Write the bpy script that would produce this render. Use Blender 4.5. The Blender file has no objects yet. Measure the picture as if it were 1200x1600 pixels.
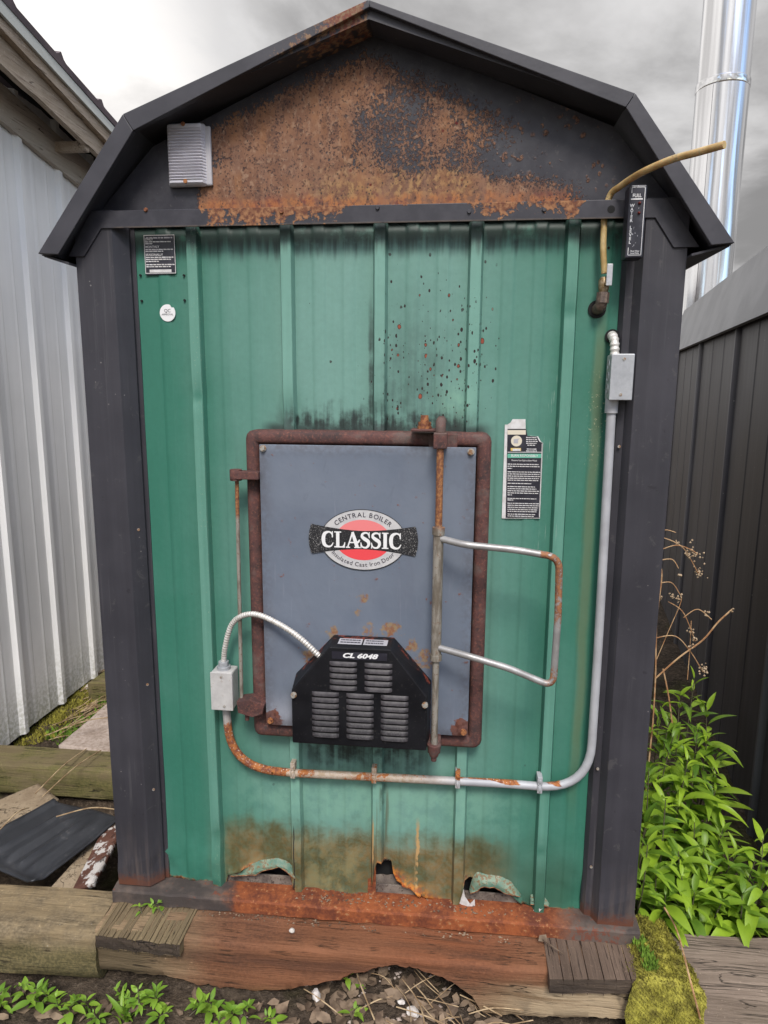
import bpy, bmesh, math, random
from mathutils import Vector, Matrix, noise as mnoise
random.seed(7)
R = math.radians
SC = bpy.context.scene
COL = SC.collection

# ------------------------------------------------------------------ camera
CAM = Vector((0.2267, -1.7244, 1.4265))
YAW, PITCH, ROLL, FPX = -.105, .1752, .0065, 1060.0
_f = Vector((math.sin(YAW)*math.cos(PITCH), math.cos(YAW)*math.cos(PITCH), -math.sin(PITCH)))
_r = Vector((math.cos(YAW), -math.sin(YAW), 0)); _u = _r.cross(_f)
_r, _u = math.cos(ROLL)*_r + math.sin(ROLL)*_u, -math.sin(ROLL)*_r + math.cos(ROLL)*_u
cd = bpy.data.cameras.new('camera'); cam = bpy.data.objects.new('camera', cd); COL.objects.link(cam)
cd.sensor_fit = 'VERTICAL'; cd.sensor_height = 24; cd.lens = 24*FPX/1600
cd.clip_start = .05; cd.clip_end = 2000
M = Matrix((_r, _u, -_f)).transposed().to_4x4(); M.translation = CAM
cam.matrix_world = M
SC.camera = cam

# ------------------------------------------------------------------ node helper
class S:
    def __init__(s, nt, k): s.nt, s.k = nt, k
    def _m(s, op, b=None, c=None, rev=False):
        n = s.nt.nodes.new('ShaderNodeMath'); n.operation = op
        ins = [s, b, c] if not rev else [b, s, c]
        for i, v in enumerate(ins):
            if v is not None: setin(s.nt, n.inputs[i], v)
        return S(s.nt, n.outputs[0])
    def __add__(s, b): return s._m('ADD', b)
    __radd__ = __add__
    def __mul__(s, b): return s._m('MULTIPLY', b)
    __rmul__ = __mul__
    def __sub__(s, b): return s._m('SUBTRACT', b)
    def __rsub__(s, b): return s._m('SUBTRACT', b, rev=True)
    def __truediv__(s, b): return s._m('DIVIDE', b)
    def abs(s): return s._m('ABSOLUTE')
    def max(s, b): return s._m('MAXIMUM', b)
    def min(s, b): return s._m('MINIMUM', b)
    def pow(s, b): return s._m('POWER', b)
    def sin(s): return s._m('SINE')
    def sm(s, a, b, lo=0., hi=1.):
        n = s.nt.nodes.new('ShaderNodeMapRange'); n.interpolation_type = 'SMOOTHSTEP'
        for i, v in enumerate((s, a, b, lo, hi)): setin(s.nt, n.inputs[i], v)
        if not isinstance(a, S) and not isinstance(b, S) and a > b:
            n.inputs[1].default_value, n.inputs[2].default_value = b, a
            n.inputs[3].default_value, n.inputs[4].default_value = hi, lo
        return S(s.nt, n.outputs[0])
    def clamp(s): return s.max(0.).min(1.)
def setin(nt, sock, v):
    if isinstance(v, S): nt.links.new(v.k, sock)
    elif isinstance(v, (tuple, list)) and len(v) == 3 and sock.type == 'RGBA': sock.default_value = (*v, 1)
    else: sock.default_value = v
class G:
    def __init__(s, nt, coord='pos'):
        s.nt = nt
        if coord == 'pos': s.p = S(nt, nt.nodes.new('ShaderNodeNewGeometry').outputs['Position'])
        elif coord == 'obj': s.p = S(nt, nt.nodes.new('ShaderNodeTexCoord').outputs['Object'])
        else: s.p = S(nt, nt.nodes.new('ShaderNodeTexCoord').outputs['Generated'])
        n = nt.nodes.new('ShaderNodeSeparateXYZ'); nt.links.new(s.p.k, n.inputs[0])
        s.x, s.y, s.z = (S(nt, n.outputs[i]) for i in range(3))
    def vmul(s, m):
        n = s.nt.nodes.new('ShaderNodeVectorMath'); n.operation = 'MULTIPLY'
        s.nt.links.new(s.p.k, n.inputs[0]); n.inputs[1].default_value = m
        return S(s.nt, n.outputs[0])
    def comb(s, x, y, z):
        n = s.nt.nodes.new('ShaderNodeCombineXYZ')
        for i, v in enumerate((x, y, z)): setin(s.nt, n.inputs[i], v)
        return S(s.nt, n.outputs[0])
    def noise(s, scale, detail=4, rough=.55, dist=0., m=None, vec=None):
        n = s.nt.nodes.new('ShaderNodeTexNoise')
        v = vec or (s.vmul(m) if m else s.p)
        s.nt.links.new(v.k, n.inputs['Vector'])
        n.inputs['Scale'].default_value = scale; n.inputs['Detail'].default_value = detail
        n.inputs['Roughness'].default_value = rough; n.inputs['Distortion'].default_value = dist
        return S(s.nt, n.outputs[0])
    def voro(s, scale, m=None, feature='F1', rnd=1., out='Distance'):
        n = s.nt.nodes.new('ShaderNodeTexVoronoi'); n.feature = feature
        v = s.vmul(m) if m else s.p
        s.nt.links.new(v.k, n.inputs['Vector']); n.inputs['Scale'].default_value = scale
        n.inputs['Randomness'].default_value = rnd
        return S(s.nt, n.outputs[out])
    def mix(s, f, a, b):
        n = s.nt.nodes.new('ShaderNodeMix'); n.data_type = 'RGBA'
        setin(s.nt, n.inputs[0], f); setin(s.nt, n.inputs[6], a); setin(s.nt, n.inputs[7], b)
        return S(s.nt, n.outputs[2])
    def scale(s, c, f):
        n = s.nt.nodes.new('ShaderNodeMix'); n.data_type = 'RGBA'; n.blend_type = 'MULTIPLY'
        n.inputs[0].default_value = 1
        setin(s.nt, n.inputs[6], c); s.nt.links.new(s.comb(f, f, f).k, n.inputs[7])
        return S(s.nt, n.outputs[2])
    def rand(s):
        return S(s.nt, s.nt.nodes.new('ShaderNodeObjectInfo').outputs['Random'])
    def bump(s, h, strength=.5, dist=.002):
        n = s.nt.nodes.new('ShaderNodeBump'); n.inputs['Strength'].default_value = strength
        n.inputs['Distance'].default_value = dist; s.nt.links.new(h.k, n.inputs['Height'])
        return S(s.nt, n.outputs[0])
MATS = {}
def mat(name, fn=None, coord='pos', **kw):
    m = bpy.data.materials.new(name); m.use_nodes = True
    b = m.node_tree.nodes['Principled BSDF']
    ins = dict(kw)
    if fn: ins.update(fn(G(m.node_tree, coord)))
    for k, v in ins.items(): setin(m.node_tree, b.inputs[k.replace('_', ' ')], v)
    MATS[name] = m
    return m

# ------------------------------------------------------------------ sky, sun, exposure
SUN_EL, SUN_AZ = R(50), R(9)          # sun stands behind the camera's left shoulder
w = bpy.data.worlds.new('World'); SC.world = w; w.use_nodes = True
nt = w.node_tree; bg = nt.nodes['Background']; bg.inputs[1].default_value = .1
sky = nt.nodes.new('ShaderNodeTexSky'); sky.sky_type = 'NISHITA'; sky.sun_disc = False
sky.sun_elevation = SUN_EL; sky.sun_rotation = math.pi + SUN_AZ * -1
g = G(nt, 'gen')
sdirx, sdiry, sdirz = math.sin(SUN_AZ)*math.cos(SUN_EL), -math.cos(SUN_AZ)*math.cos(SUN_EL), math.sin(SUN_EL)
h = g.z.max(0.) + .22
cu = g.comb(g.x/h, g.y/h, 0.)
big = g.noise(.55, 2, .5, vec=cu); med = g.noise(1.5, 7, .56, .35, vec=cu); fin = g.noise(.9, 6, .62, .2, vec=cu)
d1 = (med*.75 + big*.45 - .6)                               # cloud density, about -.25 .. .25
lum = d1.sm(-.11, .11, 3.8, 1.55)*(g.x + (med-.5)*.6).sm(.15, .60, 1., .90)*g.z.sm(.40, .80, 1., 2.1)   # an overcast sky brightens towards the zenith
west = (g.x*-1. + g.y*.25 + (med - .5)*.5).sm(.46, .60)        # the brighter cloud to the left
lum = lum + west*2.4
near = (g.x*float(sdirx) + g.y*float(sdiry) + g.z*float(sdirz)).sm(.55, .99)
lum = lum*(near*.8 + 1.)                                       # thin bright cloud round the hidden sun
cl = g.scale(g.mix(west, (1., .985, .985), (1., .97, .945)), lum)
gap = (big*.6 + fin*.6).sm(.61, .68) * (g.y*-1.).sm(-.1, .4)       # blue gaps in the sky behind the viewer
skyc = S(nt, sky.outputs[0])
skyb = g.mix(gap, cl, g.scale(skyc, skyc.nt and g.x*0. + 1.6))
nt.links.new(skyb.k, bg.inputs[0])
sl = bpy.data.lights.new('sun', 'SUN'); sl.energy = 1.5; sl.angle = R(15); sl.color = (1, .95, .88)
so = bpy.data.objects.new('sun', sl); COL.objects.link(so)
sdir = Vector((math.sin(SUN_AZ)*math.cos(SUN_EL), -math.cos(SUN_AZ)*math.cos(SUN_EL), math.sin(SUN_EL)))
so.rotation_euler = sdir.to_track_quat('Z', 'Y').to_euler(); so.location = sdir*20
SC.view_settings.view_transform = 'Standard'; SC.view_settings.look = 'None'
SC.view_settings.exposure = 1.0; SC.view_settings.gamma = 1; SC.view_settings.use_curve_mapping = False
SC.cycles.max_bounces = 6

# ------------------------------------------------------------------ measuring helpers (photo pixel -> a point on a plane of the place)
def ray(px, py): return _f + _r*((px-600)/FPX) - _u*((py-800)/FPX)
def at(px, py, y): d = ray(px, py); return CAM + d*((y-CAM.y)/d.y)
def onz(px, py, z): d = ray(px, py); return CAM + d*((z-CAM.z)/d.z)
def onx(px, py, x): d = ray(px, py); return CAM + d*((x-CAM.x)/d.x)
def hit(px, py, p, n): d = ray(px, py); return CAM + d*((Vector(p)-CAM).dot(n)/d.dot(n))
def lerp(a, b, t): return a + (b-a)*t
def nz(x, y, z, s): return mnoise.noise(Vector((x*s, y*s, z*s)))

# ------------------------------------------------------------------ mesh builder
def empty(name, loc, label, cat, group=None):
    o = bpy.data.objects.new(name, None); COL.objects.link(o); o.location = loc
    o['label'] = label; o['category'] = cat; o.empty_display_size = .1
    if group: o['group'] = group
    return o
def wloc(o):
    v = Vector((0, 0, 0))
    while o: v += o.location; o = o.parent
    return v
class MB:
    def __init__(s): s.v, s.f, s.mi, s.sm = [], [], [], []
    def add(s, vs, fs, mi=0, smooth=False):
        o = len(s.v); s.v += [tuple(v) for v in vs]
        for f in fs: s.f.append([i+o for i in f]); s.mi.append(mi); s.sm.append(smooth)
    def box(s, x0, x1, y0, y1, z0, z1, mi=0):
        s.add([(x0,y0,z0),(x1,y0,z0),(x1,y1,z0),(x0,y1,z0),(x0,y0,z1),(x1,y0,z1),(x1,y1,z1),(x0,y1,z1)],
              [(0,3,2,1),(4,5,6,7),(0,1,5,4),(1,2,6,5),(2,3,7,6),(3,0,4,7)], mi)
    def prism(s, pts, d, mi=0):               # polygon of 3D points pushed along vector d
        n = len(pts); d = Vector(d); a = [Vector(p) for p in pts]
        s.add(a + [p+d for p in a], [list(range(n)), list(range(2*n-1, n-1, -1))] +
              [((i+1) % n, i, n+i, n+(i+1) % n) for i in range(n)], mi)
    def poly(s, pts, mi=0): s.add(pts, [list(range(len(pts)))], mi)
    def tube(s, path, r, n=12, mi=0, cap=True, smooth=True, closed=False):
        P = [Vector(p) for p in path]; m = len(P)
        rad = r if callable(r) else (lambda i: r)
        tang = []
        for i in range(m):
            a = P[(i-1) % m] if closed or i > 0 else P[i]; b = P[(i+1) % m] if closed or i < m-1 else P[i]
            tang.append((b-a).normalized())
        up = Vector((0, 0, 1)) if abs(tang[0].z) < .9 else Vector((1, 0, 0))
        nrm = (up - tang[0]*up.dot(tang[0])).normalized()
        vs = []
        for i in range(m):
            nrm = (nrm - tang[i]*nrm.dot(tang[i])).normalized(); bn = tang[i].cross(nrm)
            for k in range(n):
                a = 2*math.pi*k/n; vs.append(P[i] + (nrm*math.cos(a) + bn*math.sin(a))*rad(i))
        fs = [(i*n+k, i*n+(k+1) % n, (i+1)*n+(k+1) % n, (i+1)*n+k) for i in range(m-1) for k in range(n)]
        s.add(vs, fs, mi, smooth)
        if cap:
            s.add(vs[:n], [list(range(n-1, -1, -1))], mi); s.add(vs[-n:], [list(range(n))], mi)
    def cyl(s, a, b, r, n=16, mi=0, r2=None):
        rr = [r, r if r2 is None else r2]; s.tube([a, b], lambda i: rr[i], n, mi)
    def grid(s, pts, mi=0, smooth=True):       # rows of points
        nc = len(pts[0]); vs = [p for row in pts for p in row]
        s.add(vs, [(i*nc+j, i*nc+j+1, (i+1)*nc+j+1, (i+1)*nc+j) for i in range(len(pts)-1) for j in range(nc-1)], mi, smooth)
    def build(s, name, mats, parent=None, bevel=0, label=None, kind=None, solid=0, shade=None):
        off = wloc(parent) if parent else Vector((0, 0, 0))
        me = bpy.data.meshes.new(name)
        me.from_pydata([tuple(Vector(v)-off) for v in s.v], [], s.f)
        for m in (mats if isinstance(mats, (list, tuple)) else [mats]): me.materials.append(MATS[m])
        me.polygons.foreach_set('material_index', s.mi); me.polygons.foreach_set('use_smooth', s.sm)
        bm = bmesh.new(); bm.from_mesh(me)
        if len(s.v) < 60000: bmesh.ops.remove_doubles(bm, verts=bm.verts, dist=1e-6)
        bmesh.ops.recalc_face_normals(bm, faces=bm.faces) if bevel else None
        for e in bm.edges:
            if len(e.link_faces) == 2 and e.calc_face_angle(0) > .75: e.smooth = False
        bm.to_mesh(me); bm.free(); me.update()
        o = bpy.data.objects.new(name, me); COL.objects.link(o); o.parent = parent
        if solid:
            q = o.modifiers.new('solid', 'SOLIDIFY'); q.thickness = solid; q.offset = 0
        if bevel:
            q = o.modifiers.new('bevel', 'BEVEL'); q.width = bevel; q.segments = 2; q.limit_method = 'ANGLE'; q.harden_normals = False
        if label: o['label'] = label
        if kind: o['kind'] = kind
        return o
def copy_part(o, parent=None, loc=None, rot=None, sc=None, label=None):
    c = o.copy(); COL.objects.link(c); c.parent = parent if parent else o.parent
    if loc is not None: c.location = loc
    if rot is not None: c.rotation_euler = rot
    if sc is not None: c.scale = sc
    if label: c['label'] = label
    return c
def smooth_path(pts, sub=8):
    P = [Vector(p) for p in pts]; out = []
    for i in range(len(P)-1):
        a = P[max(i-1, 0)]; b = P[i]; c = P[i+1]; d = P[min(i+2, len(P)-1)]
        for k in range(sub):
            t = k/sub
            out.append(.5*((2*b) + (c-a)*t + (2*a-5*b+4*c-d)*t*t + (3*b-a-3*c+d)*t**3))
    out.append(P[-1]); return out
def fillet(pts, r, seg=6):
    P = [Vector(p) for p in pts]; out = [P[0]]
    for i in range(1, len(P)-1):
        a = (P[i-1]-P[i]).normalized(); b = (P[i+1]-P[i]).normalized()
        rr = r[i] if isinstance(r, dict) else r
        A = P[i]+a*rr; B = P[i]+b*rr
        for k in range(seg+1):
            t = k/seg; out.append((1-t)**2*A + 2*t*(1-t)*P[i] + t*t*B)
    out.append(P[-1]); return out
def text_geo(body, size, bold=0., align='CENTER', shear=0.):
    c = bpy.data.curves.new('lettering', 'FONT'); c.body = body; c.size = size; c.offset = bold*size
    c.align_x = align; c.align_y = 'CENTER'; c.shear = shear; c.resolution_u = 3
    o = bpy.data.objects.new('lettering', c); COL.objects.link(o)
    dg = bpy.context.evaluated_depsgraph_get(); dg.update()
    me = bpy.data.meshes.new_from_object(o.evaluated_get(dg))
    vs = [(v.co.x, v.co.y) for v in me.vertices]; fs = [list(p.vertices) for p in me.polygons]
    bpy.data.objects.remove(o); bpy.data.curves.remove(c); bpy.data.meshes.remove(me)
    return vs, fs
def put_text(mb, body, x, z, y, size, mi=0, bold=0., align='CENTER', shear=0., fit=None, ang=0.):
    vs, fs = text_geo(body, size, bold, align, shear)
    if fit and vs:
        wd = max(v[0] for v in vs)-min(v[0] for v in vs); k = fit/wd
        vs = [(a*k, b) for a, b in vs]
    ca, sa = math.cos(ang), math.sin(ang)
    mb.add([(x+a*ca-b*sa, y, z+a*sa+b*ca) for a, b in vs], fs, mi)
def bars(mb, rng, x0, x1, z, y, h, mi, frac=1.):    # a line of print too small to read
    x = x0; end = x0+(x1-x0)*frac
    while x < end:
        wl = rng.uniform(1.2, 4.5)*h
        mb.poly([(x, y, z), (min(x+wl, end), y, z), (min(x+wl, end), y, z+h*rng.uniform(.75, 1)), (x, y, z+h)], mi)
        x += wl + h*.55

# ------------------------------------------------------------------ materials
def rust_cols(g, n, a=(.16, .055, .03), b=(.30, .105, .035), c=(.075, .028, .02)):
    return g.mix(n.sm(.35, .5), c, g.mix(n.sm(.48, .68), a, b))
def f_green(g):
    x, z = g.x, g.z
    st = g.noise(1, 5, .6, m=(16, 1, .8)); st2 = g.noise(1, 4, .6, m=(55, 3, 2.2)); n = g.noise(4, 4); nf = g.noise(70, 3, .6); nb = g.noise(17, 5, .65)
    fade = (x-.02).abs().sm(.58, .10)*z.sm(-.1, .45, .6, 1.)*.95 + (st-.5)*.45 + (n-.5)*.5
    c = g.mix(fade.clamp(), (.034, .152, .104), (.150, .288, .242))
    c = g.scale(c, 1. + (nf-.5)*.22 + (st2-.5)*.06)
    rib_pale = (g.y + (nf-.5)*.003).sm(-.012, -.0175)*z.sm(.05, .2)  # paler tint on the rib tops, picked out by their depth
    c = g.mix(rib_pale*(.30+(st2-.5)*.5).clamp(), c, (.20, .40, .32))
    # bleached paint round the heat of the door and low down
    bl = ((x-.22).abs().sm(.07, .01)*(z-1.40).abs().sm(.08, .02)).max((x-.02).abs().sm(.5, .2)*(z-.30).abs().sm(.12, .03)*.7)
    c = g.mix(bl*nb.sm(.35, .6)*.7, c, (.21, .40, .30))
    # soot: above the door, under the blower, under the band, and rising along the centre rib
    ragged = nb*.55 + st2*.45
    zz = z - (ragged-.5)*.22
    up = zz.sm(1.405, 1.34)*(x-.02 + (n-.5)*.15).abs().sm(.30, .20)*ragged.sm(.30, .56)
    up = up.max((x-.12+(n-.5)*.12).abs().sm(.15, .03)*z.sm(1.78, 1.42)*ragged.sm(.28, .66)*.62)
    up = up.max(z.sm(1.36, 1.333)*(x-.02).abs().sm(.31, .26)*nb.sm(.25, .45)*.9)
    rise = (x-.012 + (nb-.5)*.012).abs().sm(.012, .003)*z.sm(1.74, 1.50)*z.sm(1.3, 1.34)*ragged.sm(.34, .55)*.85
    rise = rise.max((x-.048).abs().sm(.012, .003)*z.sm(1.6, 1.4)*ragged.sm(.45, .6)*.7)
    dn = (z+(ragged-.5)*.22).sm(.36, .46)*z.sm(.56, .5)*(x+.0 + (n-.5)*.08).abs().sm(.20, .12)*ragged.sm(.34, .58)
    dn = dn.max(z.sm(.32, .46)*z.sm(.56, .5)*((x-.03).abs().sm(.030, .014)).max((x+.155).abs().sm(.018, .006))*nb.sm(.3, .55)*.85)
    tp = (z+(st2-.5)*.12).sm(1.745, 1.80)*nb.sm(.2, .5)*.9
    up = up*z.sm(1.29, 1.32)
    soot = up.max(rise).max(dn).max(tp).clamp()
    c = g.mix(soot*.92, c, (.014, .015, .015))
    # rust pits above the door: drops of many sizes, thickest beside the ribs and low down on the right
    def drops(sc_, m_, r0, r1, dens):
        vd = g.voro(sc_, m_); rc_ = g.voro(sc_, m_, out='Color')
        sp_ = g.nt.nodes.new('ShaderNodeSeparateColor'); g.nt.links.new(rc_.k, sp_.inputs[0])
        r_, pick = S(g.nt, sp_.outputs[0]), S(g.nt, sp_.outputs[1])
        rad = r_.pow(2.5)*(r1-r0) + r0
        e_ = (rad - vd + (nf-.5)*.30 + (g.noise(200, 3, .6)-.5)*.2)
        return e_.sm(0., .05)*(dens - pick).sm(0., .02), e_
    reg = (x-.17 + (n-.5)*.1).abs().sm(.19, .06)*z.sm(1.335, 1.36)*z.sm(1.80, 1.40)
    ribs = ((x-.245).abs().sm(.012, .004)).max((x-.283).abs().sm(.012, .004)).max((x-.05).abs().sm(.010, .003)*.7).max((x-.013).abs().sm(.010, .003)*.7).max((x-.185).abs().sm(.016, .004)*.8)
    dens = reg*.50 + reg.sm(.15, .5)*ribs*.55
    p1, e1 = drops(150, (1, 1, .62), .10, .52, dens*.95); p2, e2 = drops(74, (1, 1, .7), .08, .44, reg*.22)
    c = g.mix(p2, c, g.mix(e2.sm(.06, .16), (.035, .016, .013), (.26, .065, .035)))
    c = g.mix(p1, c, (.020, .011, .010))
    wide = (x-.0).abs().sm(.34, .1)*z.sm(1.3, 1.4)
    p3, e3 = drops(34, (1, 1, 1), .06, .16, wide*.2 + .01)
    c = g.mix(p3*.9, c, (.03, .028, .026))
    # chalk-white scratches on the right-hand ribs
    sc = g.noise(1, 3, .7, m=(420, 1, 9)).sm(.62, .70)*g.noise(5, 3).sm(.5, .6)*((x-.46).abs().sm(.05, .01)*z.sm(.9, 1.1)*z.sm(1.75, 1.5)).max((x-.30).abs().sm(.012, .004)*z.sm(1.3, 1.4))
    c = g.mix(sc*.8, c, (.5, .55, .5))
    fr = g.noise(160, 4, .7).sm(.60, .66)*((x-.575).abs().sm(.045, .015)*(z-1.36).abs().sm(.16, .04)).max((x+.43).abs().sm(.02, .005)*.3)
    c = g.mix(fr*.7, c, (.42, .44, .30))
    # mud-brown stain rising from the bottom and orange rust round the tear
    br = (z + (nb-.5)*.16 + (n-.5)*.16 + (st-.5)*.10).sm(.235, .135)*(x+.02).abs().sm(.46, .36)
    br = br*(.92+(nf-.5)*.9)*(1. - bl*.2)*(1.-((x+.437).abs().max(0.)).sm(.024, .014)*.8)
    c = g.mix(br.clamp()*.95, c, g.mix((n*.4+nb*.6).sm(.40, .6), (.088, .068, .020), (.195, .120, .045)))
    kh = (x+.10).abs().sm(.10, .06)*z.sm(.22, .06)*nb.sm(.4, .6)*.5
    c = g.mix(kh, c, (.20, .20, .095))
    lk = (z + (n-.5)*.2).sm(.26, .12)*(x-.44).abs().sm(.19, .1)*.45
    c = g.mix(lk, c, (.03, .045, .02))
    ea = g.nt.nodes.new('ShaderNodeAttribute'); ea.attribute_name = 'edge_gap'; ea = S(g.nt, ea.outputs['Fac'])
    eg = (ea + (nf-.5)*.012).sm(.010, .003)*nb.sm(.42, .55)
    c = g.mix(eg, c, g.mix(nf.sm(.4, .6), (.13, .045, .02), (.40, .17, .055)))
    cut = ((x+.2065+(nb-.5)*.006).abs().sm(.0022, .0008)*z.sm(.22, .18)).max((x-.024).abs().sm(.002, .0008)*z.sm(.17, .15))
    c = g.mix(cut, c, (.02, .016, .012))
    tan_ = ((x-.021+(nb-.5)*.008).abs().sm(.004, .0015)*z.sm(.27, .22)*z.sm(.1, .13)).max((x-.145-(nb-.5)*.03).abs().sm(.006, .002)*z.sm(.26, .2))*ragged.sm(.4, .5)
    c = g.mix(tan_, c, (.42, .26, .11))
    d = ((x-.06)*.62 + z - .065 + (n-.5)*.05)
    org = d.sm(.055, .0)*x.sm(.03, .07)*x.sm(.32, .25)*z.sm(.16, .10)
    og2 = org*g.noise(45, 4, .7).sm(.36, .52)
    c = g.mix(og2.clamp(), c, g.mix(nf.sm(.4, .62), (.30, .062, .014), (.56, .20, .03)))
    drip = (x-.055).abs().sm(.05, .02)*z.sm(.5, .3)*st2.sm(.55, .7)*.6
    c = g.mix(drip, c, (.09, .07, .03))
    yl = (x-.565 - (n-.5)*.03).abs().sm(.02, .004)*z.sm(1.68, 1.5)*z.sm(.2, .6)*.30
    c = g.mix(yl, c, (.20, .15, .05))
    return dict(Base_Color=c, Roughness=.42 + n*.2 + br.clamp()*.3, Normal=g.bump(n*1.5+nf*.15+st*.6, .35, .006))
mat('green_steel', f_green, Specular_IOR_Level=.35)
def f_gable(g):
    x, z = g.x, g.z
    nc = g.noise(7, 3, .5); nm = g.noise(26, 4, .6); nf = g.noise(85, 4, .65, m=(1, 1, .75)); nv = g.noise(180, 2)
    nq = g.noise(150, 4, .72, m=(1, 1, .8)); nh = g.noise(38, 4, .62, m=(1, 1, .7))
    L = (x + (nc-.5)*.10).sm(-.47, -.35); Rr = (x + (nc-.5)*.16 - (z-1.9)*.30).sm(.70, .06)
    T = (z + x.abs()*.42 + (nc-.5)*.07).sm(2.295, 2.15)
    hole = ((x-.03).abs().sm(.16, .02)*(z-1.99).abs().sm(.17, .03))
    lowb = (z + (nh-.5)*.06).sm(1.95, 1.885)*x.sm(-.46, -.36)*x.sm(.60, .46)
    amt = L*Rr*T*.40 - .345 + x.sm(.02, -.18)*L*T*.08 - hole*.035 + lowb*.26 + (nc-.5)*.26 + (g.noise(1, 4, .6, m=(16, 1, 5))-.5)*.22*x.sm(-.2, .05)
    t = nq*.62 + nh*.28 + nc*.10
    m = (t + amt).sm(.455, .545)
    blob = (g.voro(34).sm(.40, .25)*(g.noise(16, 3) + x.sm(.62, .2)*.05).sm(.555, .60))*x.sm(.12, .25)*x.sm(.62, .5)*z.sm(2.13, 2.02)
    m = m.max(blob*nq.sm(.40, .52))
    stray = g.voro(62, (1, 1, .75)).sm(.30, .18)*(g.noise(9, 4, .65) - x.sm(.2, .6)*.03).sm(.48, .52)*x.sm(.16, .3)*x.sm(.60, .5)*z.sm(2.12, 2.02)
    m = m.max(stray*nq.sm(.38, .5))
    rc = g.mix(nm.sm(.3, .65), (.150, .074, .047), (.225, .118, .072))
    rc = g.mix(nf.sm(.5, .68)*.8, rc, (.30, .19, .125))
    rc = g.mix(nv.sm(.56, .66)*.85, rc, (.045, .026, .024))
    rc = g.mix((nh*.6+nq*.4).sm(.53, .60)*.65, rc, (.075, .042, .036))
    rc = g.mix((z + (nm-.5)*.12).sm(1.97, 1.90)*(x-.08).abs().sm(.3, .1)*nf.sm(.42, .62)*.8, rc, (.34, .20, .085))
    rc = g.mix((z+(nf-.5)*.05).sm(1.905, 1.87)*nm.sm(.42, .6)*.8, rc, (.14, .040, .034))
    rc = g.mix((z+(nh-.5)*.05).sm(1.895, 1.872)*nf.sm(.40, .55)*.75, rc, (.36, .135, .05))
    wsh = g.noise(1, 4, .6, m=(30, 1, 3)).sm(.4, .65)*.5
    rc = g.mix(wsh, rc, g.mix(nc.sm(.4, .6), (.20, .115, .08), (.27, .125, .055)))
    pit = g.voro(120, (1, 1, .8)).sm(.30, .16)*nh.sm(.42, .56)
    rc = g.mix(pit*.85, rc, (.04, .030, .030))
    ring = g.voro(36).sm(.16, .10)*nc.sm(.52, .58)*x.sm(-.1, .02)
    rc = g.mix(ring, rc, (.10, .014, .012))
    base = g.mix(nm.sm(.35, .65), (.028, .027, .034), (.041, .040, .047))
    dust = g.noise(60, 4, .7).sm(.60, .70)*.25
    base = g.mix(dust, base, (.14, .13, .12))
    return dict(Base_Color=g.mix(m, base, rc), Roughness=g.mix(m, (.45,)*3, (.9,)*3), Normal=g.bump(m*1. + nf*m*.9, .7, .0016))
mat('rusted_gable', f_gable, Specular_IOR_Level=.3)
def f_band(g):
    x, z = g.x, g.z
    nm = g.noise(24, 4, .6); nf = g.noise(80, 4, .65); nc = g.noise(8, 2)
    reg = x.sm(-.44, -.38)*x.sm(.55, .47)
    gap = ((x-.03).abs().sm(.10, .03)).max((x-.17).abs().sm(.09, .05))*.25*z.sm(1.87, 1.84)
    m = (nm*.5+nf*.5 + reg*(.50-gap*1.3) + (z-1.837)*3.4 + (nc-.5)*.34).sm(.985, 1.03)*reg.sm(.0, .2)
    rc = g.mix(nf.sm(.4, .65), (.13, .05, .03), (.31, .155, .075))
    base = g.mix(nm.sm(.35, .65), (.033, .032, .039), (.047, .045, .053))
    edge = z.sm(1.822, 1.817)*nf.sm(.3, .5)*.5*x.abs().sm(.63, .6)
    base = g.mix(edge, base, (.16, .12, .085))
    return dict(Base_Color=g.mix(m, base, rc), Roughness=g.mix(m, (.42,)*3, (.9,)*3), Normal=g.bump(m+nf*.5*m, .6, .001))
mat('rusted_band', f_band, Specular_IOR_Level=.35)
def f_char(g):
    n = g.noise(5, 4); nf = g.noise(120, 3, .6); st = g.noise(1, 4, .6, m=(40, 40, 2))
    c = g.mix((n*.6+st*.4).sm(.3, .7), (.028, .027, .033), (.044, .042, .050))
    sp = (g.voro(38) + (nf-.5)*.12).sm(.085, .05)*g.noise(6, 3).sm(.55, .64)
    c = g.mix(sp*.5, c, (.30, .28, .26))
    run = g.noise(1, 5, .7, m=(70, 70, 1.6)).sm(.56, .70)*g.noise(3, 3).sm(.45, .6)
    c = g.mix(run*.35, c, (.12, .115, .115))
    c = g.mix(g.noise(24, 5, .75, .5).sm(.60, .68)*.35, c, (.10, .095, .09))
    sc = g.noise(16, 4, .7, .4, m=(1, 1, .6)).sm(.68, .71)
    c = g.mix(sc*.55, c, (.016, .015, .018))
    lo = (g.z + (n-.5)*.25).sm(.20, -.02)
    c = g.mix(lo*st.sm(.42, .62)*.7, c, (.13, .10, .085))
    c = g.mix((g.z+(nf-.5)*.06).sm(.045, .005)*n.sm(.35, .55), c, (.11, .042, .025))
    return dict(Base_Color=c, Roughness=.40+n*.2, Normal=g.bump(n*2+nf*.12, .3, .004))
mat('charcoal_steel', f_char, Specular_IOR_Level=.4)
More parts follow.
